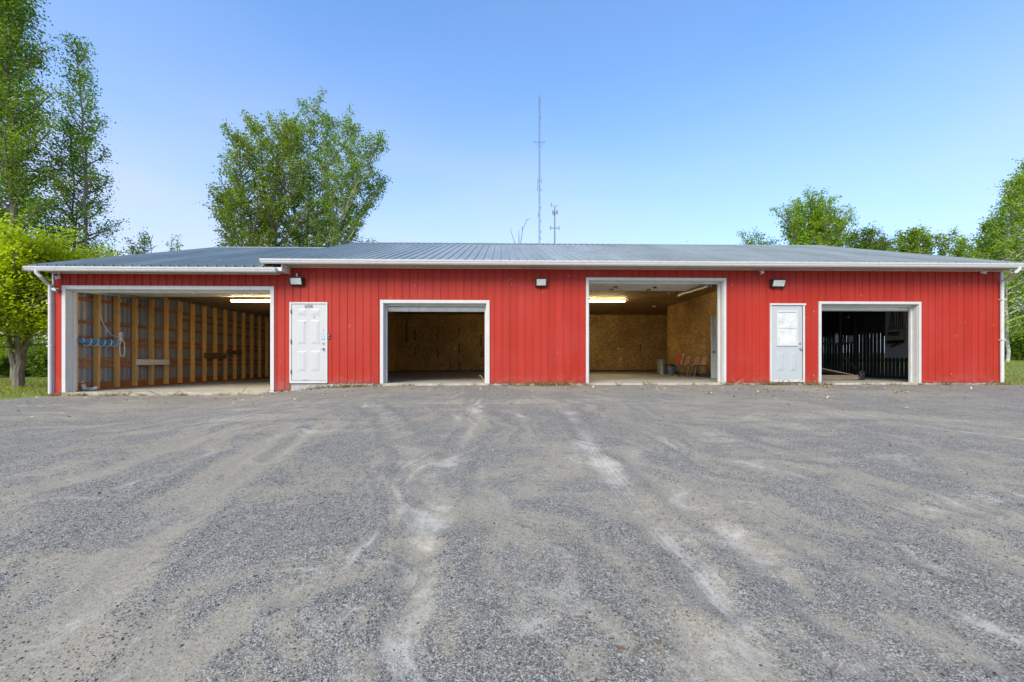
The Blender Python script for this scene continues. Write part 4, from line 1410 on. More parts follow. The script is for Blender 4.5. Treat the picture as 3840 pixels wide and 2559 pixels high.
x, z = P(1234.5, 1263, D - 0.01)
t = empty('doorbell', (x, D, z - 0.06), 'small black video doorbell beside the white six-panel door', 'doorbell')
MB().box(x - 0.023, x + 0.023, D - 0.028, D + 0.004, z - 0.062, z + 0.062).build('case', 'black_plastic', t, bevel=0.006)
MB().tube([(x, D - 0.028, z - 0.03), (x, D - 0.031, z - 0.03)], 0.012, 12).build('button', 'steel', t)
MB().tube([(x, D - 0.028, z + 0.035), (x, D - 0.031, z + 0.035)], 0.010, 12).build('lens', 'lens', t)


# ------------------------------------------------------------------ things inside: fluorescent lamps
def tube_lamp(x0, x1, y, z, ceil, label, glow='tube_glow'):
    t = empty('fluorescent_lamp', ((x0 + x1) / 2, y, z), label, 'lamp', 'lit fluorescent lamps')
    MB().extrude([(y - 0.05, z + 0.03), (y - 0.03, z + 0.075), (y + 0.03, z + 0.075), (y + 0.05, z + 0.03)], x0 - 0.02, x1 + 0.02).build('channel', 'white_trim', t)
    for xe in (x0 - 0.012, x1 - 0.008):
        MB().box(xe, xe + 0.02, y - 0.03, y + 0.03, z - 0.02, z + 0.03).build('lamp_holder', 'white_plastic', t)
    MB().tube([(x0 + 0.01, y, z + 0.005), (x1 - 0.01, y, z + 0.005)], 0.022, 10).build('tube', glow, t, True)
    m = MB()
    for xe in (x0 + 0.2, x1 - 0.2):
        m.tube([(xe, y, z + 0.075), (xe, y, ceil)], 0.006, 6)
    m.build('hanger', 'galvanized', t)


YL = 13.72
xa, zl = P(867, 1130, YL)
tube_lamp(xa, xa + 2.4, YL, zl, 2.78, 'lit fluorescent tube under the ceiling of the wide left bay', 'tube_glow_dim')
YL = 17.9
xb, zl = P(2343, 1131, YL)
tube_lamp(xb - 2.4, xb, YL, zl, 3.2, 'lit fluorescent tube under the board ceiling of the tall bay')

# ---- annex wall: blue board, hose, outlet box, nailed boards, offcuts
t = empty('blue_board', (SX, 12.3, 1.07), 'blue painted board fixed across the first studs of the left bay', 'board')
m = MB(); m.box(SX + 0.001, SX + 0.03, D + 0.24, 12.86, 1.075, 1.195); m.build('board', 'blue_paint', t)
t = empty('hose', (SX, 12.3, 1.0), 'clear plastic hose coiled round the blue board', 'hose')
pts = []
for k in range(86):
    a = k / 16 * 2 * PI
    pts.append((SX + 0.035 + 0.07 * math.cos(a), 11.75 + k * 0.0128, 1.115 + 0.105 * math.sin(a)))
MB().tube(pts, 0.009, 6).build('coil', 'clear_hose', t, True)
pts = []
for k in range(40):
    s_ = k / 39
    pts.append((SX + 0.06, 12.95 + 0.10 * math.sin(2 * PI * s_) + 0.06 * s_ - 0.02, 1.25 - 0.26 + 0.26 * math.cos(2 * PI * s_)))
MB().tube(pts, 0.012, 6).build('hanging_loop', 'clear_hose', t, True)
m = MB(); m.tube([(SX + 0.02, 12.32, 1.9), (SX + 0.03, 12.4, 1.62), (SX + 0.05, 12.6, 1.36), (SX + 0.05, 12.86, 1.28), (SX + 0.05, 12.95, 1.30)], 0.007, 6); m.build('feed_line', 'clear_hose', t, True)
t = empty('outlet_box', (SX, 12.95, 1.2), 'white plastic outlet strip screwed to the second stud', 'outlet')
MB().box(SX + 0.001, SX + 0.06, 12.90, 12.99, 1.20, 1.44).build('case', 'white_plastic', t, bevel=0.006)
for z in (1.26, 1.32, 1.38):
    MB().box(SX + 0.0602, SX + 0.066, 12.92, 12.97, z - 0.02, z + 0.02).build('socket', 'galvanized', t)


def nailed_board(y0, y1, z0, z1, mat, name, label):
    t = empty(name, (SX, y0, z0), label, 'board', 'boards nailed across the studs')
    MB().box(SX + 0.002, SX + 0.022, y0, y1, z0, z1).build('board', mat, t)
    m = MB()
    for y in (y0 + 0.05, (y0 + y1) / 2, y1 - 0.05):
        for z in (z0 + 0.03, z1 - 0.03):
            m.tube([(SX + 0.022, y, z), (SX + 0.024, y, z)], 0.008, 6)
    m.build('nail_heads', 'dark_metal', t)


nailed_board(13.5, 14.82, 0.47, 0.645, 'white_trim', 'white_board', 'white board nailed low across three studs in the left bay')
nailed_board(16.55, 17.84, 0.70, 0.91, 'dark_board', 'brown_board', 'wider brown board nailed across the far studs')
nailed_board(17.86, 18.9, 0.88, 1.04, 'dark_board', 'dark_plank', 'darker narrow board behind the wider brown one')
x, z = P(302, 1450, 12.0)
t = empty('gutter_offcut', (x, 12.0, FLA), 'white gutter offcut leaning in the front corner of the left bay', 'offcut')
m = MB(); m.bar((PX(318, 11.95), 11.95, FLA + 0.02), (PX(294, 12.05), 12.05, FLA + 0.36), 0.10, 0.07); m.build('channel', 'white_gutter', t, bevel=0.006)
t = empty('pipe_elbow', (PX(345, 12.0), 12.0, FLA), 'short bent white pipe elbow lying on the left bay floor', 'pipe')
xe = PX(345, 12.0)
m = MB(); m.tube([(xe - 0.13, 12.0, FLA + 0.05), (xe - 0.04, 11.98, FLA + 0.045), (xe + 0.04, 11.98, FLA + 0.05), (xe + 0.12, 12.03, FLA + 0.085)], [0.045, 0.043, 0.043, 0.046], 12); m.build('elbow', 'white_gutter', t, True)


# ---- middle room: chairs, bin, pail, loose door, rope
def chair(yc, xf, mat, label, red=False):
    t = empty('chair', (xf + 0.25, yc, 0), label, 'chair', 'chairs along the board wall')
    w = 0.23
    side = [(0.0, 0.425), (0.03, 0.44), (0.20, 0.425), (0.36, 0.42), (0.43, 0.45), (0.47, 0.53), (0.50, 0.66), (0.545, 0.80)]
    nW = 9
    vs, fs = [], []
    if not red:
        for i, (sx, sz) in enumerate(side):
            for j in range(nW):
                q = -1 + 2 * j / (nW - 1)
                ww = w * (1.0 if i < 5 else 1.0 - 0.12 * (i - 4) / 3)
                cup = 0.035 * q * q
                dx, dz = (0, cup) if i < 4 else (-cup * 1.2, 0.0)
                if i == len(side) - 1:
                    dz -= 0.05 * q ** 4
                vs.append((xf + sx + dx, yc + q * ww, sz + dz))
        for i in range(len(side) - 1):
            for j in range(nW - 1):
                a = i * nW + j
                fs.append((a, a + 1, a + nW + 1, a + nW))
        sh_ = MB().add(vs, fs).build('shell', mat, t, True)
        so = sh_.modifiers.new('thickness', 'SOLIDIFY'); so.thickness = 0.012; so.offset = -1
    else:
        MB().box(xf, xf + 0.44, yc - w, yc + w, 0.42, 0.47).build('seat', 'black_plastic', t, bevel=0.015)
        m = MB(); m.bar((xf + 0.42, yc, 0.49), (xf + 0.56, yc, 0.90), 0.44, 0.035, (-1, 0, 0.3))
        m.build('backrest', mat, t, bevel=0.012)
        m = MB()
        for sy in (-1, 1):
            m.tube([(xf + 0.40, yc + sy * (w + 0.005), 0.42), (xf + 0.45, yc + sy * (w + 0.005), 0.5), (xf + 0.585, yc + sy * (w + 0.005), 0.91)], 0.012, 8)
        m.build('back_frame', 'steel', t, True)
    for sx, fx in ((0.10, -0.05 if not red else 0.02), (0.36, 0.50)):
        for sy in (-1, 1):
            MB().tube([(xf + sx, yc + sy * 0.12, 0.415), (xf + fx, yc + sy * 0.21, 0.0)], 0.009, 8).build('leg', 'chair_leg', t, True)
    m = MB(); m.tube([(xf + 0.10, yc - 0.12, 0.41), (xf + 0.10, yc + 0.12, 0.41)], 0.010, 6); m.tube([(xf + 0.36, yc - 0.12, 0.41), (xf + 0.36, yc + 0.12, 0.41)], 0.010, 6)
    m.build('stretcher', 'steel', t, True)


chair(17.35, 6.85, 'red_vinyl', 'chair with a red back, farthest of the row of chairs', True)
chair(16.55, 6.87, 'brown_shell', 'brown shell chair standing next to the red-backed one')
chair(15.85, 6.93, 'brown_shell', 'brown shell chair, middle one of three brown chairs')
chair(15.2, 6.90, 'brown_shell', 'brown shell chair nearest the open white door')

xb, _ = P(2482.5, 1400, 18.9)
t = empty('metal_bin', (xb, 18.9, 0), 'galvanized metal bin standing on the floor behind the chairs', 'bin')
r = 0.225
m = MB(); m.lathe([(r * 0.88, 0.0), (r * 0.88, 0.02), (r * 0.90, 0.06), (r * 0.94, 0.30), (r * 1.0, 0.62), (r * 1.05, 0.635), (r * 1.05, 0.66), (r * 1.0, 0.665), (r * 0.97, 0.655)], xb, 18.9, 28)
m.build('body', 'galvanized', t, True)
m = MB()
for zz in (0.20, 0.40, 0.55):
    rr = r * (0.89 + 0.11 * zz / 0.62)
    m.lathe([(rr, zz - 0.012), (rr + 0.010, zz), (rr, zz + 0.012)], xb, 18.9, 28)
m.build('ribs', 'galvanized', t, True)
for s_ in (-1, 1):
    m = MB(); m.tube([(xb + s_ * r, 18.9 - 0.08, 0.52), (xb + s_ * (r + 0.05), 18.9 - 0.06, 0.50), (xb + s_ * (r + 0.05), 18.9 + 0.06, 0.50), (xb + s_ * r, 18.9 + 0.08, 0.52)], 0.009, 8)
    m.build('handle', 'galvanized', t, True)
xb, _ = P(2519, 1400, 17.75)
t = empty('pail', (xb, 17.75, 0), 'blue-grey plastic pail with a dark rim beside the metal bin', 'pail')
m = MB(); m.lathe([(0.115, 0.0), (0.118, 0.01), (0.138, 0.37), (0.145, 0.375), (0.145, 0.40), (0.135, 0.40), (0.132, 0.37)], xb, 17.75, 24); m.build('body', 'blue_pail', t, True)
m = MB(); m.lathe([(0.148, 0.385), (0.150, 0.395), (0.148, 0.415), (0.06, 0.425)], xb, 17.75, 24); m.build('lid', 'black_plastic', t, True)
pts = [(xb + 0.145 * math.cos(a), 17.75 - 0.02, 0.37 - 0.12 * abs(math.sin(a))) for a in [PI * k / 10 for k in range(11)]]
MB().tube([(p[0], p[1] - 0.13 * math.sin(PI * k / 10), p[2]) for k, p in enumerate(pts)], 0.004, 6).build('handle', 'steel', t, True)

Y = 14.1
x0 = PX(2668, Y)
t = empty('loose_door', (x0, Y, 0), 'pale green panel door standing open inside the tall bay', 'door')
za, zb = 0.012, 2.10
MB().box(x0, x0 + 0.80, Y, Y + 0.04, za, zb).build('leaf', 'door_green', t, bevel=0.003)
for a, b_ in ((0.10, 0.36), (0.44, 0.70)):
    for c_, d_ in ((0.2, 0.8), (0.95, 1.65), (1.75, 2.0)):
        m = MB(); r0 = (x0 + a, x0 + b_, c_, d_)
        m.frustum(r0, Y - 0.0005, (r0[0] + 0.02, r0[1] - 0.02, r0[2] + 0.02, r0[3] - 0.02), Y - 0.008); m.build('panel', 'door_green', t)
m = MB(); zk = PZ(2672, 1321, Y)
m.tube([(x0 + 0.05, Y, zk), (x0 + 0.05, Y - 0.045, zk)], 0.012, 8); m.ball((x0 + 0.05, Y - 0.055, zk), 0.03, 12, 8); m.ball((x0 - 0.03, Y + 0.02, zk), 0.02, 10, 6)
m.build('knob', 'dark_metal', t, True)
Y = 12.0
xr, zr_ = P(2686, 1071, Y)
t = empty('pull_rope', (xr, Y, 1.2), 'yellow door rope hanging inside the tall bay', 'rope')
MB().tube([(xr, Y, 2.68), (xr, Y, 2.0), (xr - 0.005, Y, 1.72), (xr - 0.035, Y, 1.60), (xr + 0.01, Y, 1.5), (xr + 0.02, Y, 1.3)], 0.008, 6).build('strand', 'rope_yellow', t, True)
MB().ball((xr + 0.02, Y, 1.285), 0.018, 8, 6).build('knot', 'rope_yellow', t, True)
x, z = P(2656, 1072.5, 12.6)
t = empty('sensor_box', (x, 12.6, z), 'small white box under the ceiling of the tall bay', 'box')
MB().box(x - 0.10, x + 0.10, 12.57, 12.63, z - 0.03, z + 0.03).build('case', 'white_plastic', t, bevel=0.005)
MB().tube([(x + 0.06, 12.6, z + 0.03), (x + 0.06, 12.6, 3.2)], 0.008, 6).build('stem', 'white_plastic', t)
x, z = P(2453, 1165.5, 20.0)
t = empty('smoke_alarm', (x, 20.0, 3.16), 'small pale round alarm on the board ceiling', 'alarm')
m = MB(); m.lathe([(0.07, 3.165), (0.075, 3.185), (0.075, 3.198)], x, 20.0, 16); m.build('case', 'white_plastic', t, True)
m = MB(); m.lathe([(0.03, 3.158), (0.035, 3.165)], x, 20.0, 12); m.build('grille', 'galvanized', t, True)
# bent rod by the right jamb of the second bay
x, z = P(1818, 1423, D + 0.35)
t = empty('bent_rod', (x, D + 0.35, 0), 'thin bent wire rod leaning at the jamb of the second bay', 'rod')
MB().tube([(PX(1819, D + 0.3), D + 0.3, 0.02), (PX(1803, D + 0.45), D + 0.45, 0.19), (PX(1799, D + 0.46), D + 0.46, 0.20), (PX(1797, D + 0.46), D + 0.46, 0.17)], 0.007, 6).build('rod', 'rope_yellow', t, True)

# ---- right-hand bay: shelf, bottles, planks, switchboard
YS = 15.6
t = empty('shelf_unit', (PX(3150, YS), YS, 0), 'dark timber shelf on posts inside the right bay', 'shelf')
for px in (3150, 3207):
    x = PX(px, YS); MB().box(x - 0.035, x + 0.035, YS - 0.04, YS + 0.04, 0, 2.9).build('post', 'barn_wood', t)
xa, xb = RWX + 0.25, PX(3211, YS)
zsh = PZ(3180, 1284, YS)
MB().box(xa, xb, YS + 0.042, YS + 0.42, zsh - 0.04, zsh).build('shelf_board', 'barn_wood', t)
MB().box(xa, PX(3146, YS), YS - 0.41, YS - 0.05, zsh - 0.10, zsh - 0.05).build('shelf_board', 'barn_wood', t)
MB().bar((PX(3153, YS), YS - 0.06, PZ(3153, 1335, YS)), (PX(3207, YS), YS - 0.06, PZ(3207, 1384, YS)), 0.04, 0.07).build('brace', 'old_plank', t)
xb, zb = P(3137, 1272, YS - 0.25)
t = empty('gas_bottle', (xb, YS - 0.25, zsh - 0.05), 'pale cylinder bottle with a dark valve on the dark shelf', 'bottle')
z0 = zsh - 0.05
m = MB(); m.lathe([(0.055, z0), (0.06, z0 + 0.01), (0.06, z0 + 0.27), (0.05, z0 + 0.32), (0.025, z0 + 0.345), (0.022, z0 + 0.37)], xb, YS - 0.25, 18); m.build('cylinder', 'white_plastic', t, True)
m = MB(); m.lathe([(0.024, z0 + 0.37), (0.03, z0 + 0.385), (0.02, z0 + 0.42)], xb, YS - 0.25, 12); m.bar((xb - 0.05, YS - 0.25, z0 + 0.42), (xb + 0.05, YS - 0.25, z0 + 0.43), 0.02, 0.02); m.build('valve', 'dark_metal', t, True)
xb, zb = P(3189, 1280, YS + 0.2)
t = empty('jug', (xb, YS + 0.2, zsh), 'squat translucent white jug on the dark shelf', 'jug')
m = MB(); m.box(xb - 0.085, xb + 0.085, YS + 0.13, YS + 0.27, zsh, zsh + 0.26); m.build('body', 'lens', t, bevel=0.02)
m = MB(); m.lathe([(0.03, zsh + 0.26), (0.03, zsh + 0.30), (0.036, zsh + 0.30), (0.036, zsh + 0.33)], xb - 0.03, YS + 0.2, 12); m.build('cap', 'black_plastic', t, True)
xb, zb = P(3161, 1283, YS + 0.2)
t = empty('spray_bottle', (xb, YS + 0.2, zsh), 'small yellowish bottle between the cylinder and the jug', 'bottle')
m = MB(); m.lathe([(0.04, zsh), (0.045, zsh + 0.01), (0.04, zsh + 0.12), (0.015, zsh + 0.17), (0.015, zsh + 0.2)], xb, YS + 0.2, 14); m.build('body', 'panel_beige', t, True)
m = MB(); m.bar((xb + 0.02, YS + 0.2, zsh + 0.215), (xb - 0.04, YS + 0.2, zsh + 0.215), 0.025, 0.03); m.build('nozzle', 'black_plastic', t)

# ramp of old planks on the floor
t = empty('plank_ramp', (PX(3140, 13.2), 13.2, 0), 'old wooden ramp of planks lying on the right bay floor', 'ramp')
xa, xb = PX(3080, 12.9) - 0.3, PX(3214, 12.9)
MB().box(xa, xb, 12.85, 12.95, 0.02, 0.16).build('side_beam', 'old_plank', t)
MB().box(xa, xb - 0.1, 13.7, 13.8, 0.02, 0.16).build('side_beam', 'old_plank', t)
for k in range(3):
    y = 12.98 + k * 0.26
    m = MB()
    m.bar((xa, y + 0.12, 0.44), (xb - 0.02 - 0.03 * k, y + 0.12, 0.155), 0.24, 0.03); m.build('plank', 'old_plank', t)
m = MB(); m.box(xa, xa + 0.08, 12.96, 13.69, 0.02, 0.36); m.build('cross_beam', 'old_plank', t)
x, z = P(3228, 1405, 12.9)
t = empty('tool_box', (x, 12.95, 0), 'battered black box at the end of the plank ramp', 'box')
m = MB(); m.add([(x - 0.11, 12.85, 0), (x + 0.10, 12.85, 0), (x + 0.10, 13.1, 0), (x - 0.11, 13.1, 0), (x - 0.09, 12.87, 0.10), (x + 0.10, 12.87, 0.26), (x + 0.10, 13.08, 0.26), (x - 0.09, 13.08, 0.10)],
                 [(0, 3, 2, 1), (4, 5, 6, 7), (0, 1, 5, 4), (1, 2, 6, 5), (2, 3, 7, 6), (3, 0, 4, 7)])
m.build('case', 'black_plastic', t, bevel=0.01)
m = MB(); m.tube([(x - 0.02, 12.9, 0.17), (x + 0.0, 12.9, 0.27), (x + 0.08, 12.9, 0.30), (x + 0.09, 12.9, 0.26)], 0.009, 6); m.build('handle', 'dark_metal', t, True)
x, z = P(3254.5, 1401, 15.6)
t = empty('ball', (x, 15.6, 0), 'pale yellow-green ball on the floor of the right bay', 'ball')
MB().ball((x, 15.6, 0.056), 0.055, 16, 12).build('ball_skin', 'ball_green', t, True)
x, z = P(3181, 1190, 13.6)
t = empty('hanging_bulb', (x, 13.6, z), 'bare glass bulb hanging in the dark right bay', 'bulb')
MB().ball((x, 13.6, z), 0.035, 12, 8).build('glass', 'steel', t, True)
MB().tube([(x, 13.6, z + 0.03), (x, 13.6, z + 0.09)], 0.018, 10).build('socket', 'dark_metal', t)
MB().tube([(x, 13.6, z + 0.09), (x + 0.02, 13.6, 3.2)], 0.006, 6).build('wire', 'black_plastic', t)

SB = SWX - 0.03                             # face of the switchboard, fixed to the plank side wall
ya, yb = 13.35, 14.66
t = empty('switchboard', (SB, 14.0, 0.7), 'grey board with a beige breaker panel and hanging cables', 'switchboard')
zb = 0.715
MB().box(SB, SB + 0.02, ya, yb, zb, zb + 0.9).build('backing_board', 'grey_panel', t)
MB().box(SB + 0.003, SB + 0.022, ya, yb - 0.02, zb + 0.904, 2.75).build('backing_board', 'grey_panel', t)
by0, by1, bz0, bz1 = 13.88, 14.53, 1.31, 1.675
bxo = MB().box(SB - 0.11, SB - 0.001, by0, by1, bz0, bz1).build('breaker_box', 'panel_beige', t, bevel=0.006)
MB().box(SB - 0.117, SB - 0.111, by0 + 0.12, by1 - 0.12, bz0 + 0.14, bz1 - 0.09).build('breaker_slot', 'black_plastic', bxo)
for k in range(8):
    w = (by1 - by0 - 0.28) / 8
    MB().box(SB - 0.125, SB - 0.118, by0 + 0.14 + k * w, by0 + 0.14 + (k + 0.8) * w, bz0 + 0.17, bz0 + 0.215).build('breaker', 'galvanized', bxo)
MB().box(SB - 0.09, SB - 0.001, by1 + 0.02, by1 + 0.11, bz0 + 0.16, bz0 + 0.29).build('switch_box', 'black_plastic', t)
for k in range(7):
    yy_ = by0 + 0.07 + k * 0.08
    sw = random.uniform(-0.06, 0.06)
    MB().tube([(SB - 0.05, yy_, bz1), (SB - 0.03, yy_ + sw * 0.4, bz1 + 0.3), (SB - 0.02, yy_ + sw, bz1 + 0.6), (SB - 0.02, yy_ + sw * 1.3, 2.74)], 0.010, 6).build('cable', 'black_plastic', t, True)
for k in range(5):
    yy_ = by1 + 0.06 - k * 0.10
    dl = random.uniform(0.10, 0.26)
    MB().tube([(SB - 0.05, yy_, bz0 + 0.005), (SB - 0.06, yy_ - 0.02, bz0 - dl * 0.8), (SB - 0.06, yy_ - 0.12, bz0 - dl), (SB - 0.06, yy_ - 0.24, bz0 - dl * 0.6), (SB - 0.05, yy_ - 0.3, bz0)], 0.013, 6).build('cable', 'black_plastic', t, True)
for k in range(4):
    MB().box(SB - 0.07, SB - 0.001, by0 + 0.05 + k * 0.16, by0 + 0.15 + k * 0.16, bz0 - 0.10, bz0 - 0.02).build('junction_box', 'black_plastic', t)

# ------------------------------------------------------------------ trees
def leaves_mesh(name, pts, size, mat, up=0.35, aspect=0.75):
    pts = np.asarray(pts)
    n = len(pts)
    nrm = rng.normal(size=(n, 3)); nrm[:, 2] = np.abs(nrm[:, 2]) + up
    nrm /= np.linalg.norm(nrm, axis=1)[:, None]
    t = rng.normal(size=(n, 3)); t[:, 2] -= 0.3
    t -= nrm * (t * nrm).sum(1)[:, None]
    t /= np.linalg.norm(t, axis=1)[:, None] + 1e-9
    b = np.cross(nrm, t)
    L = (size * rng.uniform(0.65, 1.3, n))[:, None]
    W = L * aspect
    fold = nrm * L * 0.10
    v = np.stack([pts - t * L * 0.5, pts - t * L * 0.05 + b * W * 0.5 + fold, pts + t * L * 0.5, pts - t * L * 0.05 - b * W * 0.5 + fold], 1).reshape(-1, 3)
    f = np.arange(n * 4).reshape(-1, 4)
    return np_mesh(name, v, f, mat)


def interp_poly(pts, t):
    pts = np.asarray(pts, dtype=float)
    d = np.r_[0, np.cumsum(np.linalg.norm(np.diff(pts, axis=0), axis=1))]
    s_ = t * d[-1]
    return np.array([np.interp(s_, d, pts[:, k]) for k in range(3)])


def stem_px(pts, Y, dy=0.0):
    """Polyline of photograph pixels standing at depth Y (leaning dy metres towards the back at the tip)."""
    out = []
    for i, (px, py) in enumerate(pts):
        y = Y + dy * i / max(1, len(pts) - 1)
        x, z = P(px, py, y)
        out.append((x, y, z))
    return out


def tree(name, label, base, stems, leaf, leaf_size, bark='bark_grey', nbr=46, t0=0.25, lmax=2.2, lmin=0.5, rise=0.6, nsub=6, nleaf=26,
         spread=0.16, group=None, r0=0.16, flat=1.0, shape=None, cat='tree', low=0.0):
    root = empty(name, base, label, cat, group)
    tb = MB(); leaves = []
    for si, st in enumerate(stems):
        st = np.asarray(st, dtype=float)
        rr = r0 * (1.0 if si == 0 else 0.7)
        rads = [max(0.018, rr * (1 - 0.9 * i / (len(st) - 1))) for i in range(len(st))]
        # smooth stem with slight crookedness
        n = max(8, len(st) * 4)
        sp = np.array([interp_poly(st, k / (n - 1)) for k in range(n)])
        sp[1:-1] += rng.normal(size=(n - 2, 3)) * 0.03
        tb.tube(sp, list(np.interp(np.linspace(0, 1, n), np.linspace(0, 1, len(rads)), rads)), 8)
        ln = np.linalg.norm(np.diff(st, axis=0), axis=1).sum()
        az = rng.uniform(0, 2 * PI)
        for k in range(nbr):
            u = (k + rng.uniform(0, 1)) / nbr
            t = t0 + (1 - t0) * u ** 0.9
            p = interp_poly(sp, t)
            az += 2.4 + rng.normal() * 0.4
            prof_ = shape(t) if shape else (1 - t) ** 0.75 * min(1.0, (t - t0) / 0.18 + 0.45)
            L = (lmin + (lmax - lmin) * prof_) * rng.uniform(0.6, 1.25)
            el = rise * rng.uniform(0.55, 1.3) + 0.35 * t - low * (1 - t)
            d = np.array([math.cos(az) * math.cos(el), math.sin(az) * math.cos(el) * flat, math.sin(el)])
            d2 = d + np.array([0, 0, 0.35]); d2 /= np.linalg.norm(d2)
            q1 = p + d * L * 0.5; q2 = q1 + d2 * L * 0.5
            br = max(0.008, 0.018 * L)
            tb.tube([p, q1, q2], [br * 1.4, br, br * 0.35], 5, False)
            for j in range(nsub):
                s_ = 0.25 + 0.75 * (j + rng.uniform(0, 1)) / nsub
                c = interp_poly([p, q1, q2], s_)
                dd = d * 0.5 + rng.normal(size=3) * 0.7 + np.array([0, 0, 0.35])
                dd /= np.linalg.norm(dd)
                sl = L * rng.uniform(0.18, 0.42) * (1.15 - 0.5 * s_)
                e = c + dd * sl
                if sl > 0.25:
                    tb.tube([c, e], [br * 0.5, br * 0.2], 4, False)
                cnt = max(3, int(nleaf * (0.4 + sl) * rng.uniform(0.6, 1.3)))
                w = rng.uniform(0.1, 1.05, cnt)[:, None]
                leaves.append(c + (e - c) * w + rng.normal(size=(cnt, 3)) * spread * np.array([1, 1, 0.85]))
        # leader tuft
        e = sp[-1]
        leaves.append(e + rng.normal(size=(int(nleaf * 1.2), 3)) * np.array([0.12, 0.12, 0.3]))
    tb.build('trunk', bark, root, True)
    lv = np.concatenate(leaves) - np.array(root.location)[None]
    link('crown', leaves_mesh('crown', lv, leaf_size, leaf), root)
    return root, len(lv)


def base_of(stem):
    x, y, _ = stem[0]
    return (x, y, float(ground_z(x, y)))


def rooted(pts, Y, dy=0.0):
    s_ = stem_px(pts, Y, dy)
    x, y, _ = s_[0]
    s_[0] = (x, y, float(ground_z(x, y)) - 0.1)
    return s_


NL = 0
# tall poplars at the left edge
st = [rooted([(60, 1440), (52, 900), (30, 350), (10, -150)], 20.0), rooted([(-80, 1440), (-70, 800), (-60, 200), (-80, -200)], 21.0)]
r_, n_ = tree('poplar_tree', 'very tall dense poplar cut off by the left edge', base_of(st[0]), st, 'leaf_poplar', 0.105, nbr=96, t0=0.2, lmax=2.7, lmin=1.2, rise=0.6, nsub=9, nleaf=54, spread=0.22, r0=0.2); NL += n_
st = [rooted([(325, 1440), (322, 900), (318, 560), (300, 300), (288, 170)], 21.5), rooted([(290, 1440), (278, 900), (270, 620), (262, 480)], 21.8)]
r_, n_ = tree('poplar_tree', 'slender see-through poplar beside the tall one at left', base_of(st[0]), st, 'leaf_poplar', 0.10, nbr=50, t0=0.2, lmax=2.5, lmin=0.6, rise=0.55, nsub=7, nleaf=38, spread=0.17, r0=0.13); NL += n_
# yellow-green maple in front of them
Y = 14.9
bx, bz = P(65, 1461, Y)
st = [rooted([(66, 1461), (72, 1330), (92, 1200), (135, 1060), (165, 950)], Y),
      stem_px([(64, 1400), (20, 1240), (-50, 1120), (-110, 980)], Y, -0.6),
      stem_px([(72, 1350), (130, 1230), (200, 1110), (275, 1000)], Y, 0.4),
      stem_px([(70, 1330), (60, 1180), (40, 1050), (10, 930)], Y, 0.8),
      stem_px([(70, 1330), (90, 1180), (70, 1040), (85, 930)], Y, -0.9),
      stem_px([(-40, 1200), (-120, 1060), (-150, 940)], Y, 0.5)]
mshape = lambda t: 0.55 + 0.45 * math.sin(PI * min(1, t * 1.05))
r_, n_ = tree('maple_tree', 'yellow-green leafy tree with a thick grey trunk beside the left corner', base_of(st[0]), st, 'leaf_maple', 0.10, nbr=40, t0=0.30, lmax=1.5, lmin=0.4, rise=0.25, nsub=6, nleaf=50, spread=0.19, r0=0.15, shape=mshape, low=0.55); NL += n_
# double poplar behind the annex
Y = 30.0
st = [rooted([(1020, 1400), (1010, 930), (995, 720), (975, 560), (965, 470)], Y), stem_px([(1010, 1150), (950, 880), (915, 720), (900, 600), (890, 530)], Y - 0.5, -1), stem_px([(1010, 1150), (1035, 880), (1060, 680), (1066, 560), (1068, 490)], Y - 0.5, 1),
      stem_px([(1000, 1200), (920, 980), (870, 850), (850, 750)], Y, 1)]
pshape = lambda t: 0.35 + 0.75 * math.sin(PI * min(1, 0.25 + 0.72 * t)) * (1 - 0.35 * t)
r_, n_ = tree('poplar_tree', 'broad yellowish poplar rising behind the low annex roof', base_of(st[0]), st, 'leaf_poplar_yellow', 0.135, nbr=46, t0=0.22, lmax=2.5, lmin=0.5, rise=0.5, nsub=7, nleaf=30, spread=0.18, r0=0.17, shape=pshape); NL += n_
Y = 31.5
st = [rooted([(1150, 1400), (1148, 900), (1160, 690), (1164, 520), (1168, 400)], Y), stem_px([(1150, 1150), (1185, 820), (1215, 620), (1235, 530), (1240, 460)], Y, 1.0), stem_px([(1160, 1150), (1270, 840), (1325, 700), (1385, 600), (1425, 540)], Y, -1.0),
      stem_px([(1160, 1180), (1290, 900), (1370, 790), (1430, 700)], Y, 0.8), stem_px([(1150, 1100), (1105, 800), (1085, 640), (1095, 480)], Y, 0.6), stem_px([(1160, 1150), (1250, 850), (1290, 680), (1310, 560), (1318, 480)], Y, 0.3)]
r_, n_ = tree('poplar_tree', 'dark green many-stemmed poplar, tallest behind the roof', base_of(st[0]), st, 'leaf_poplar', 0.135, nbr=42, t0=0.24, lmax=2.4, lmin=0.45, rise=0.5, nsub=7, nleaf=27, spread=0.175, r0=0.16, bark='bark_pale', shape=pshape); NL += n_
# birches at the right edge
Y = 23.0
st = [rooted([(3778, 1330), (3775, 1000), (3785, 820), (3815, 690)], Y), rooted([(3860, 1330), (3855, 950), (3862, 740), (3880, 610)], Y + 0.8), rooted([(3722, 1330), (3722, 1000), (3720, 900), (3718, 850)], Y + 1.5), rooted([(3950, 1330), (3945, 900), (3945, 650), (3955, 560)], Y + 1)]
r_, n_ = tree('birch_tree', 'tall light green birch clump at the right corner', base_of(st[0]), st, 'leaf_birch', 0.11, nbr=70, t0=0.12, lmax=1.9, lmin=0.5, rise=0.5, nsub=7, nleaf=38, spread=0.18, bark='bark_pale', r0=0.085); NL += n_


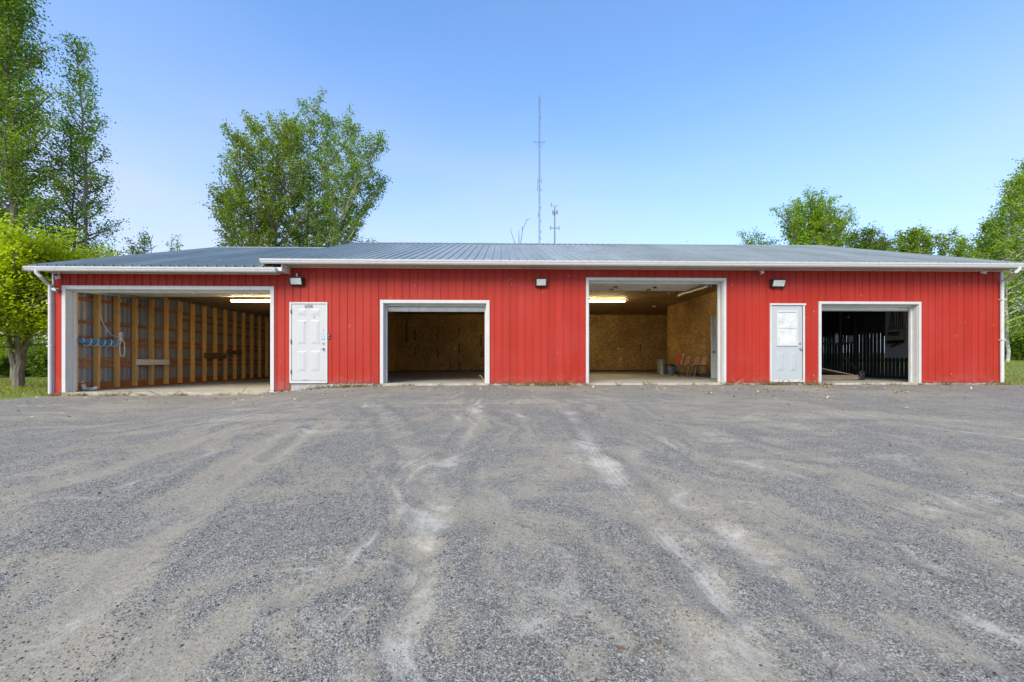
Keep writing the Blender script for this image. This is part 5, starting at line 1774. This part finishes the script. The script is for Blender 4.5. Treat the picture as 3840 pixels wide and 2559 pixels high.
def back_tree(name, label, px, py_top, rx, Y, leaf, n_st=3, dens=1.0, lsz=0.13, seed=0, group='trees behind the roof', t0=0.45):
    s_ = []
    for k in range(n_st):
        f = (k - (n_st - 1) / 2) / max(1, n_st / 2)
        top = py_top + abs(f) * (930 - py_top) * 0.35 + rng.uniform(-8, 40)
        s_.append(rooted([(px + f * rx * 0.15, 1400), (px + f * rx * 0.35, 1000), (px + f * rx * 0.6, (1000 + top) / 2), (px + f * rx * 0.72, top)], Y + rng.uniform(-0.8, 0.8)))
    w = rx / F * Y
    return tree(name, label, base_of(s_[0]), s_, leaf, lsz, nbr=int(30 * dens), t0=t0, lmax=w * 0.72, lmin=w * 0.18, rise=0.75, nsub=5, nleaf=int(30 * dens), spread=0.15, group=group, r0=0.11, shape=mshape)[1]


NL += back_tree('bright_tree', 'bright lime green tree rising behind the right half of the roof', 3060, 770, 165, 33, 'leaf_bright', 5, 1.3)
NL += back_tree('sumac_tree', 'dark green tree right of the lime green one', 3250, 872, 110, 31, 'leaf_dark', 4, 1.0)
NL += back_tree('young_tree', 'low green tree peeking over the roof left of the lime one', 2845, 900, 95, 36, 'leaf_poplar', 3, 0.8)
NL += back_tree('ash_tree', 'green feathery tree between the sumac and the birches', 3430, 885, 95, 31, 'leaf_birch', 4, 1.0)
NL += back_tree('ash_tree', 'thin-topped olive tree nearest the birches', 3560, 885, 80, 29, 'leaf_poplar_yellow', 3, 0.75)
NL += back_tree('ash_tree', 'low rounded tree filling in just left of the birches', 3640, 905, 80, 33, 'leaf_birch', 3, 0.9)
NL += back_tree('sumac_tree', 'low dark tree between the two sumac-height trees at right', 3335, 915, 80, 33, 'leaf_poplar', 3, 0.9)
NL += back_tree('young_tree', 'tiny tree top showing over the middle of the roof', 2590, 917, 42, 40, 'leaf_poplar', 2, 0.7)
NL += back_tree('young_tree', 'thin sapling showing over the annex roof', 655, 900, 34, 33, 'leaf_poplar', 2, 0.45)
NL += back_tree('spruce_sapling', 'dark leafy sapling at the left slope of the annex roof', 520, 880, 60, 30, 'leaf_dark', 2, 0.7)


def shrub(name, label, px, pyt, rx, Y, leaf, group, dens=1.0, lsz=0.12):
    x, zt = P(px, pyt, Y)
    zg = float(ground_z(x, Y))
    root = empty(name, (x, Y, zg), label, 'shrub', group)
    h = max(0.6, zt - zg); w = rx / F * Y
    tb = MB(); lv = []
    for k in range(int(26 * dens) + 6):
        a = rng.uniform(0, 2 * PI); q = rng.uniform(0.1, 1) ** 0.6
        e = np.array([x + math.cos(a) * w * q, Y + math.sin(a) * w * 0.7 * q, zg + h * (1 - 0.45 * q) * rng.uniform(0.55, 1.0)])
        b0 = np.array([x + math.cos(a) * w * 0.2, Y, zg - 0.05])
        tb.tube([b0, (b0 + e) / 2 + np.array([0, 0, 0.15]), e], [0.025, 0.015, 0.006], 5, False)
        cnt = int(150 * dens)
        tt = rng.uniform(0.15, 1.05, cnt)[:, None]
        lv.append(b0 + (e - b0) * tt + rng.normal(size=(cnt, 3)) * np.array([0.3, 0.3, 0.25]) * max(0.5, w * 0.35))
    tb.build('stems', 'bark_grey', root)
    lv = np.concatenate(lv) - np.array(root.location)[None]
    lv[:, 2] = np.abs(lv[:, 2])
    link('foliage', leaves_mesh('foliage', lv, lsz, leaf), root)
    return len(lv)


G = 'dark undergrowth behind the left lawn'
for k, (px, py, rx, Y, lab) in enumerate(((-90, 1260, 110, 23.5, 'dark shrub at the far left edge behind the maple'), (60, 1230, 120, 26, 'dark shrub straight behind the maple trunk'), (190, 1240, 100, 24.5, 'dark shrub between the maple trunk and the downspout'))):
    NL += shrub('dark_shrub', lab, px, py, rx, Y, 'leaf_dark', G, 1.5, 0.16)
G = 'undergrowth beneath the birches'
for k, (px, py, rx, Y, lab) in enumerate(((3800, 1140, 90, 26, 'dense green shrub beneath the birches by the downspout'), (3900, 1100, 110, 25.5, 'dense green shrub at the right edge under the birches'), (3700, 1150, 90, 28, 'dark shrub under the birches hidden beside the corner'))):
    NL += shrub('green_shrub', lab, px, py, rx, Y, 'leaf_dark' if k == 2 else 'leaf_poplar', G, 1.5, 0.15)

# bare dead tops
def bare(name, label, lines, Y, r):
    s0 = stem_px(lines[0], Y)
    x, y, _ = s0[0]
    root = empty(name, (x, y, float(ground_z(x, y))), label, 'tree', 'bare dead tree tops')
    m = MB()
    m.tube([(x + 0.1, y, float(ground_z(x, y)) - 0.1), (x, y, s0[0][2])], [r * 2, r * 1.2], 6)
    m.build('trunk', 'dead_wood', root)
    for ln in lines:
        s_ = stem_px(ln, Y)
        m = MB(); m.tube(s_, list(np.linspace(r, r * 0.3, len(s_))), 5); m.build('branch', 'dead_wood', root)


bare('dead_tree', 'bare forked dead branches over the roof ridge beside the mast', [[(1945, 1000), (1932, 915), (1918, 875), (1913, 852)], [(1945, 1000), (1952, 915), (1960, 860), (1975, 828), (1991, 818)], [(1959, 862), (1957, 848)], [(1946, 915), (1946, 880), (1945, 862)], [(1975, 828), (1974, 822)]], 33, 0.034)
bare('dead_tree', 'bare thin dead twigs above the annex roof', [[(570, 1000), (566, 930), (566, 905), (573, 880)], [(566, 915), (558, 892), (556, 876)], [(567, 935), (580, 925), (592, 922)]], 31, 0.035)

# ------------------------------------------------------------------ radio masts
YT = 150.0
xm = PX(2023, YT)
zt = PZ(2023, 360, YT)
zg = float(ground_z(xm, YT))
t = empty('radio_mast', (xm, YT, zg), 'very tall thin lattice radio mast behind the roof', 'mast')
SEC = 12
for k in range(SEC):
    z0 = zg + (zt - zg) * k / SEC; z1 = zg + (zt - zg) * (k + 1) / SEC
    m = MB(); w = 0.30
    cs = [(xm + w * math.cos(a), YT + w * math.sin(a)) for a in (0.5, 0.5 + 2 * PI / 3, 0.5 + 4 * PI / 3)]
    for c in cs:
        m.tube([(c[0], c[1], z0), (c[0], c[1], z1)], 0.05, 5)
    nz_ = 8
    for j in range(nz_):
        za, zb = z0 + (z1 - z0) * j / nz_, z0 + (z1 - z0) * (j + 1) / nz_
        for q in range(3):
            a, b_ = cs[(q + j) % 3], cs[(q + j + 1) % 3]
            m.tube([(a[0], a[1], za), (b_[0], b_[1], zb)], 0.03, 4, False)
    m.build('lattice_section', 'tower_steel', t)
zs, zs2 = PZ(2023, 533, YT), PZ(2023, 555, YT)
for s_ in (-1, 1):
    MB().tube([(xm, YT, zs - 0.2), (xm + s_ * 1.9, YT, zs + 0.1)], 0.09, 5).build('star_arm', 'tower_steel', t)
    MB().tube([(xm, YT, zs2), (xm + s_ * 1.9, YT, zs + 0.1)], 0.045, 5).build('star_brace', 'tower_steel', t)
for py, dx, h in ((375, 0.45, 0.9), (405, 0.0, 1.0), (440, 0.4, 0.8), (680, -0.65, 1.8), (678, 0.75, 1.8), (705, -0.7, 2.2), (712, 0.8, 0.8), (780, 0.6, 0.8), (808, -0.5, 1.2), (830, 0.55, 0.7), (870, 0.5, 1.0), (895, 0.4, 0.8)):
    z = PZ(2023, py, YT)
    m = MB(); m.tube([(xm, YT, z), (xm + dx, YT, z)], 0.04, 4); m.tube([(xm + dx, YT - 0.05, z - h / 2), (xm + dx, YT - 0.05, z + h / 2)], 0.09, 6)
    m.build('antenna', 'tower_steel', t)
MB().tube([(xm, YT, zt - 0.3), (xm - 0.15, YT, zt + 1.2)], 0.06, 5).build('tip_rod', 'tower_steel', t)
xm = PX(2080, YT); zt = PZ(2080, 776, YT); zg = float(ground_z(xm, YT))
t = empty('radio_mast', (xm, YT, zg), 'shorter monopole mast right of the tall lattice mast', 'mast')
MB().tube([(xm, YT, zg), (xm, YT, zt)], [0.45, 0.22], 8).build('pole', 'tower_steel', t)
for py, ww in ((775, 1.3), (857, 1.6), (860, 1.4)):
    z = PZ(2080, py, YT); MB().tube([(xm - ww, YT - 0.3, z + 0.1), (xm + ww, YT + 0.3, z + 0.25)], 0.07, 5).build('crossarm', 'tower_steel', t)
for py, dx in ((799, -0.75), (799, 0.6), (800, -0.35), (797, 0.95), (856, -1.5), (856, 1.5), (770, -1.25)):
    z = PZ(2080, py, YT); MB().box(xm + dx - 0.14, xm + dx + 0.14, YT - 0.5, YT - 0.3, z - 0.75, z + 0.75).build('antenna', 'tower_steel', t)
MB().box(xm - 0.9, xm + 1.1, YT - 0.3, YT - 0.15, PZ(2080, 801, YT), PZ(2080, 798, YT)).build('antenna_frame', 'tower_steel', t)

# ------------------------------------------------------------------ grass, weeds, leaves, loose stones
def blades(name, x, y, h, w, mat, zf=ground_z, lean=0.35):
    n = len(x)
    z = zf(x, y)
    a = rng.uniform(0, 2 * PI, n)
    dx, dy = np.cos(a) * w / 2, np.sin(a) * w / 2
    lx, ly = rng.normal(size=n) * lean * h, rng.normal(size=n) * lean * h
    v = np.stack([np.stack([x - dx, y - dy, z - 0.01], 1), np.stack([x + dx, y + dy, z - 0.01], 1), np.stack([x + dx * 0.5 + lx * 0.5, y + dy * 0.5 + ly * 0.5, z + h * 0.6], 1), np.stack([x + lx, y + ly, z + h], 1)], 1).reshape(-1, 3)
    return link(name, np_mesh(name, v, np.arange(n * 4).reshape(-1, 4), mat))


n = 60000
x = np.concatenate([rng.uniform(-24, -11.6, n // 2), rng.uniform(13.3, 32, n // 2)])
y = np.concatenate([9.3 + 17 * rng.uniform(0, 1, n // 2) ** 1.4, 10.4 + 28 * rng.uniform(0, 1, n // 2) ** 1.4])
keep = (yard_side(x, y) < rng.normal(size=n) * 0.12 - 0.02) & ~((x > XL - 0.1) & (x < XR + 0.05) & (y > 11.3))
x, y = x[keep], y[keep]
tag(blades('grass', x, y, rng.uniform(0.03, 0.11, len(x)), rng.uniform(0.008, 0.02, len(x)), 'grass_blade'), 'short green grass on both lawns', None, None, 'stuff')

# weeds and straw along the foot of the wall
xs_, ys_ = [], []
for px0, px1, n_, sp in ((262, 1030, 700, 0.07), (1060, 1430, 650, 0.10), (1195, 1330, 300, 0.16), (1840, 2200, 900, 0.11), (2010, 2130, 500, 0.16), (1440, 1830, 130, 0.06), (2200, 2720, 160, 0.07), (2700, 2900, 420, 0.08), (2860, 3080, 900, 0.10), (3080, 3450, 200, 0.07), (3450, 3760, 520, 0.08), (60, 260, 300, 0.1)):
    c = rng.uniform(px0, px1, max(3, n_ // 22))
    q = rng.choice(c, n_) + rng.normal(size=n_) * 7
    xs_.append(np.array([PX(p) for p in q])); ys_.append(D - 0.09 - np.abs(rng.normal(size=n_)) * sp)
x, y = np.concatenate(xs_), np.concatenate(ys_)
keep = rng.random(len(x)) < 0.85
x, y = x[keep], y[keep]
tag(blades('weeds', x, y, rng.gamma(2.0, 0.022, len(x)), rng.uniform(0.006, 0.016, len(x)), 'dry_weed', yard_z, 0.9), 'dry straw-coloured weeds along the foot of the wall', None, None, 'stuff')

# fallen leaves
pts = []
for k in range(520):
    r_ = rng.random()
    if r_ < 0.5:
        x = rng.uniform(XL, XR + 2); y = D - 0.15 - abs(rng.normal()) * 0.9
    else:
        x = rng.uniform(-12, 14); y = rng.uniform(1.6, 11)
    pts.append((x, y))
for px, py, n_, s_ in ((2440, 1440, 40, 0.16), (3100, 1452, 40, 0.14), (1130, 1440, 14, 0.2), (3370, 1472, 14, 0.1), (3080, 1490, 12, 0.12), (2660, 1478, 12, 0.1), (2860, 1462, 30, 0.22), (2370, 2440, 10, 0.05), (2470, 2430, 8, 0.05), (2120, 1448, 40, 0.2)):
    gx_, gy_ = px_ground(px, py)
    for _ in range(n_):
        pts.append((gx_ + rng.normal() * s_, gy_ + rng.normal() * s_))
pts = np.array(pts); pts = pts[pts[:, 1] < D - 0.06]
z = yard_z(pts[:, 0], pts[:, 1]) + rng.uniform(0.008, 0.022, len(pts))
o_ = link('fallen_leaves', leaves_mesh('fallen_leaves', np.c_[pts, z], np.clip(0.012 + 0.006 * pts[:, 1], 0.02, 0.07), 'dead_leaf', up=2.0, aspect=0.6))
tag(o_, 'scattered dry tan leaves on the gravel', None, None, 'stuff')

gx_, gy_ = px_ground(3118, 2512)
gz_ = float(yard_z(np.array([gx_]), np.array([gy_]))[0])
t = empty('twig', (gx_, gy_, gz_), 'forked dry twig lying on the near gravel at right', 'twig')
m = MB(); m.tube([(gx_ - 0.035, gy_ - 0.05, gz_ + 0.008), (gx_, gy_, gz_ + 0.012), (gx_ + 0.05, gy_ + 0.025, gz_ + 0.012)], [0.003, 0.0035, 0.002], 6); m.build('stem', 'old_plank', t, True)
m = MB(); m.tube([(gx_, gy_, gz_ + 0.012), (gx_ - 0.02, gy_ + 0.035, gz_ + 0.012)], [0.003, 0.0015], 6); m.build('fork', 'old_plank', t, True)

# loose gravel: stones spread over the near yard, thinning out with distance
N = 90000
t_ = rng.random(N)
yy = 1.3 + 6.5 * t_ ** 1.7
xx = rng.uniform(-1.35, 1.35, N) * (yy + 0.6)
du, pa, _, _ = track_fields(xx, yy)
wide_n = np.array([mnoise.noise(Vector((a * 0.9, b * 0.9, 3.0))) for a, b in zip(xx, yy)])
keep = rng.random(N) < np.clip(0.85 - 0.9 * (du - 0.30) - 0.7 * pa + 0.9 * wide_n, 0.05, 1)
xx, yy = xx[keep], yy[keep]; N = len(xx)
sz = np.clip(rng.lognormal(math.log(0.0039), 0.36, N), 0.002, 0.011)
zz = yard_z(xx, yy) + sz * 0.25
octa = np.array([(1, 0, 0), (-1, 0, 0), (0, 1, 0), (0, -1, 0), (0, 0, 1), (0, 0, -1)], dtype=float)
fo = np.array([(0, 2, 4), (2, 1, 4), (1, 3, 4), (3, 0, 4), (2, 0, 5), (1, 2, 5), (3, 1, 5), (0, 3, 5)])
jit = octa[None] * rng.uniform(0.6, 1.25, (N, 6, 1)) + rng.normal(size=(N, 6, 3)) * 0.22
jit[:, :, 2] *= 0.65
a = rng.uniform(0, 2 * PI, N)
ca, sa = np.cos(a)[:, None], np.sin(a)[:, None]
rx_, ry_ = jit[:, :, 0] * ca - jit[:, :, 1] * sa, jit[:, :, 0] * sa + jit[:, :, 1] * ca
v = np.stack([rx_, ry_, jit[:, :, 2]], 2) * sz[:, None, None] + np.stack([xx, yy, zz], 1)[:, None, :]
f = (fo[None] + (np.arange(N) * 6)[:, None, None]).reshape(-1, 3)
o_ = link('gravel', np_mesh('gravel', v.reshape(-1, 3), f, 'pebble'))
tag(o_, 'loose grey crushed stones over the near yard', None, None, 'stuff')
print('leaves', NL, 'pebbles', N, 'objects', len(bpy.data.objects))
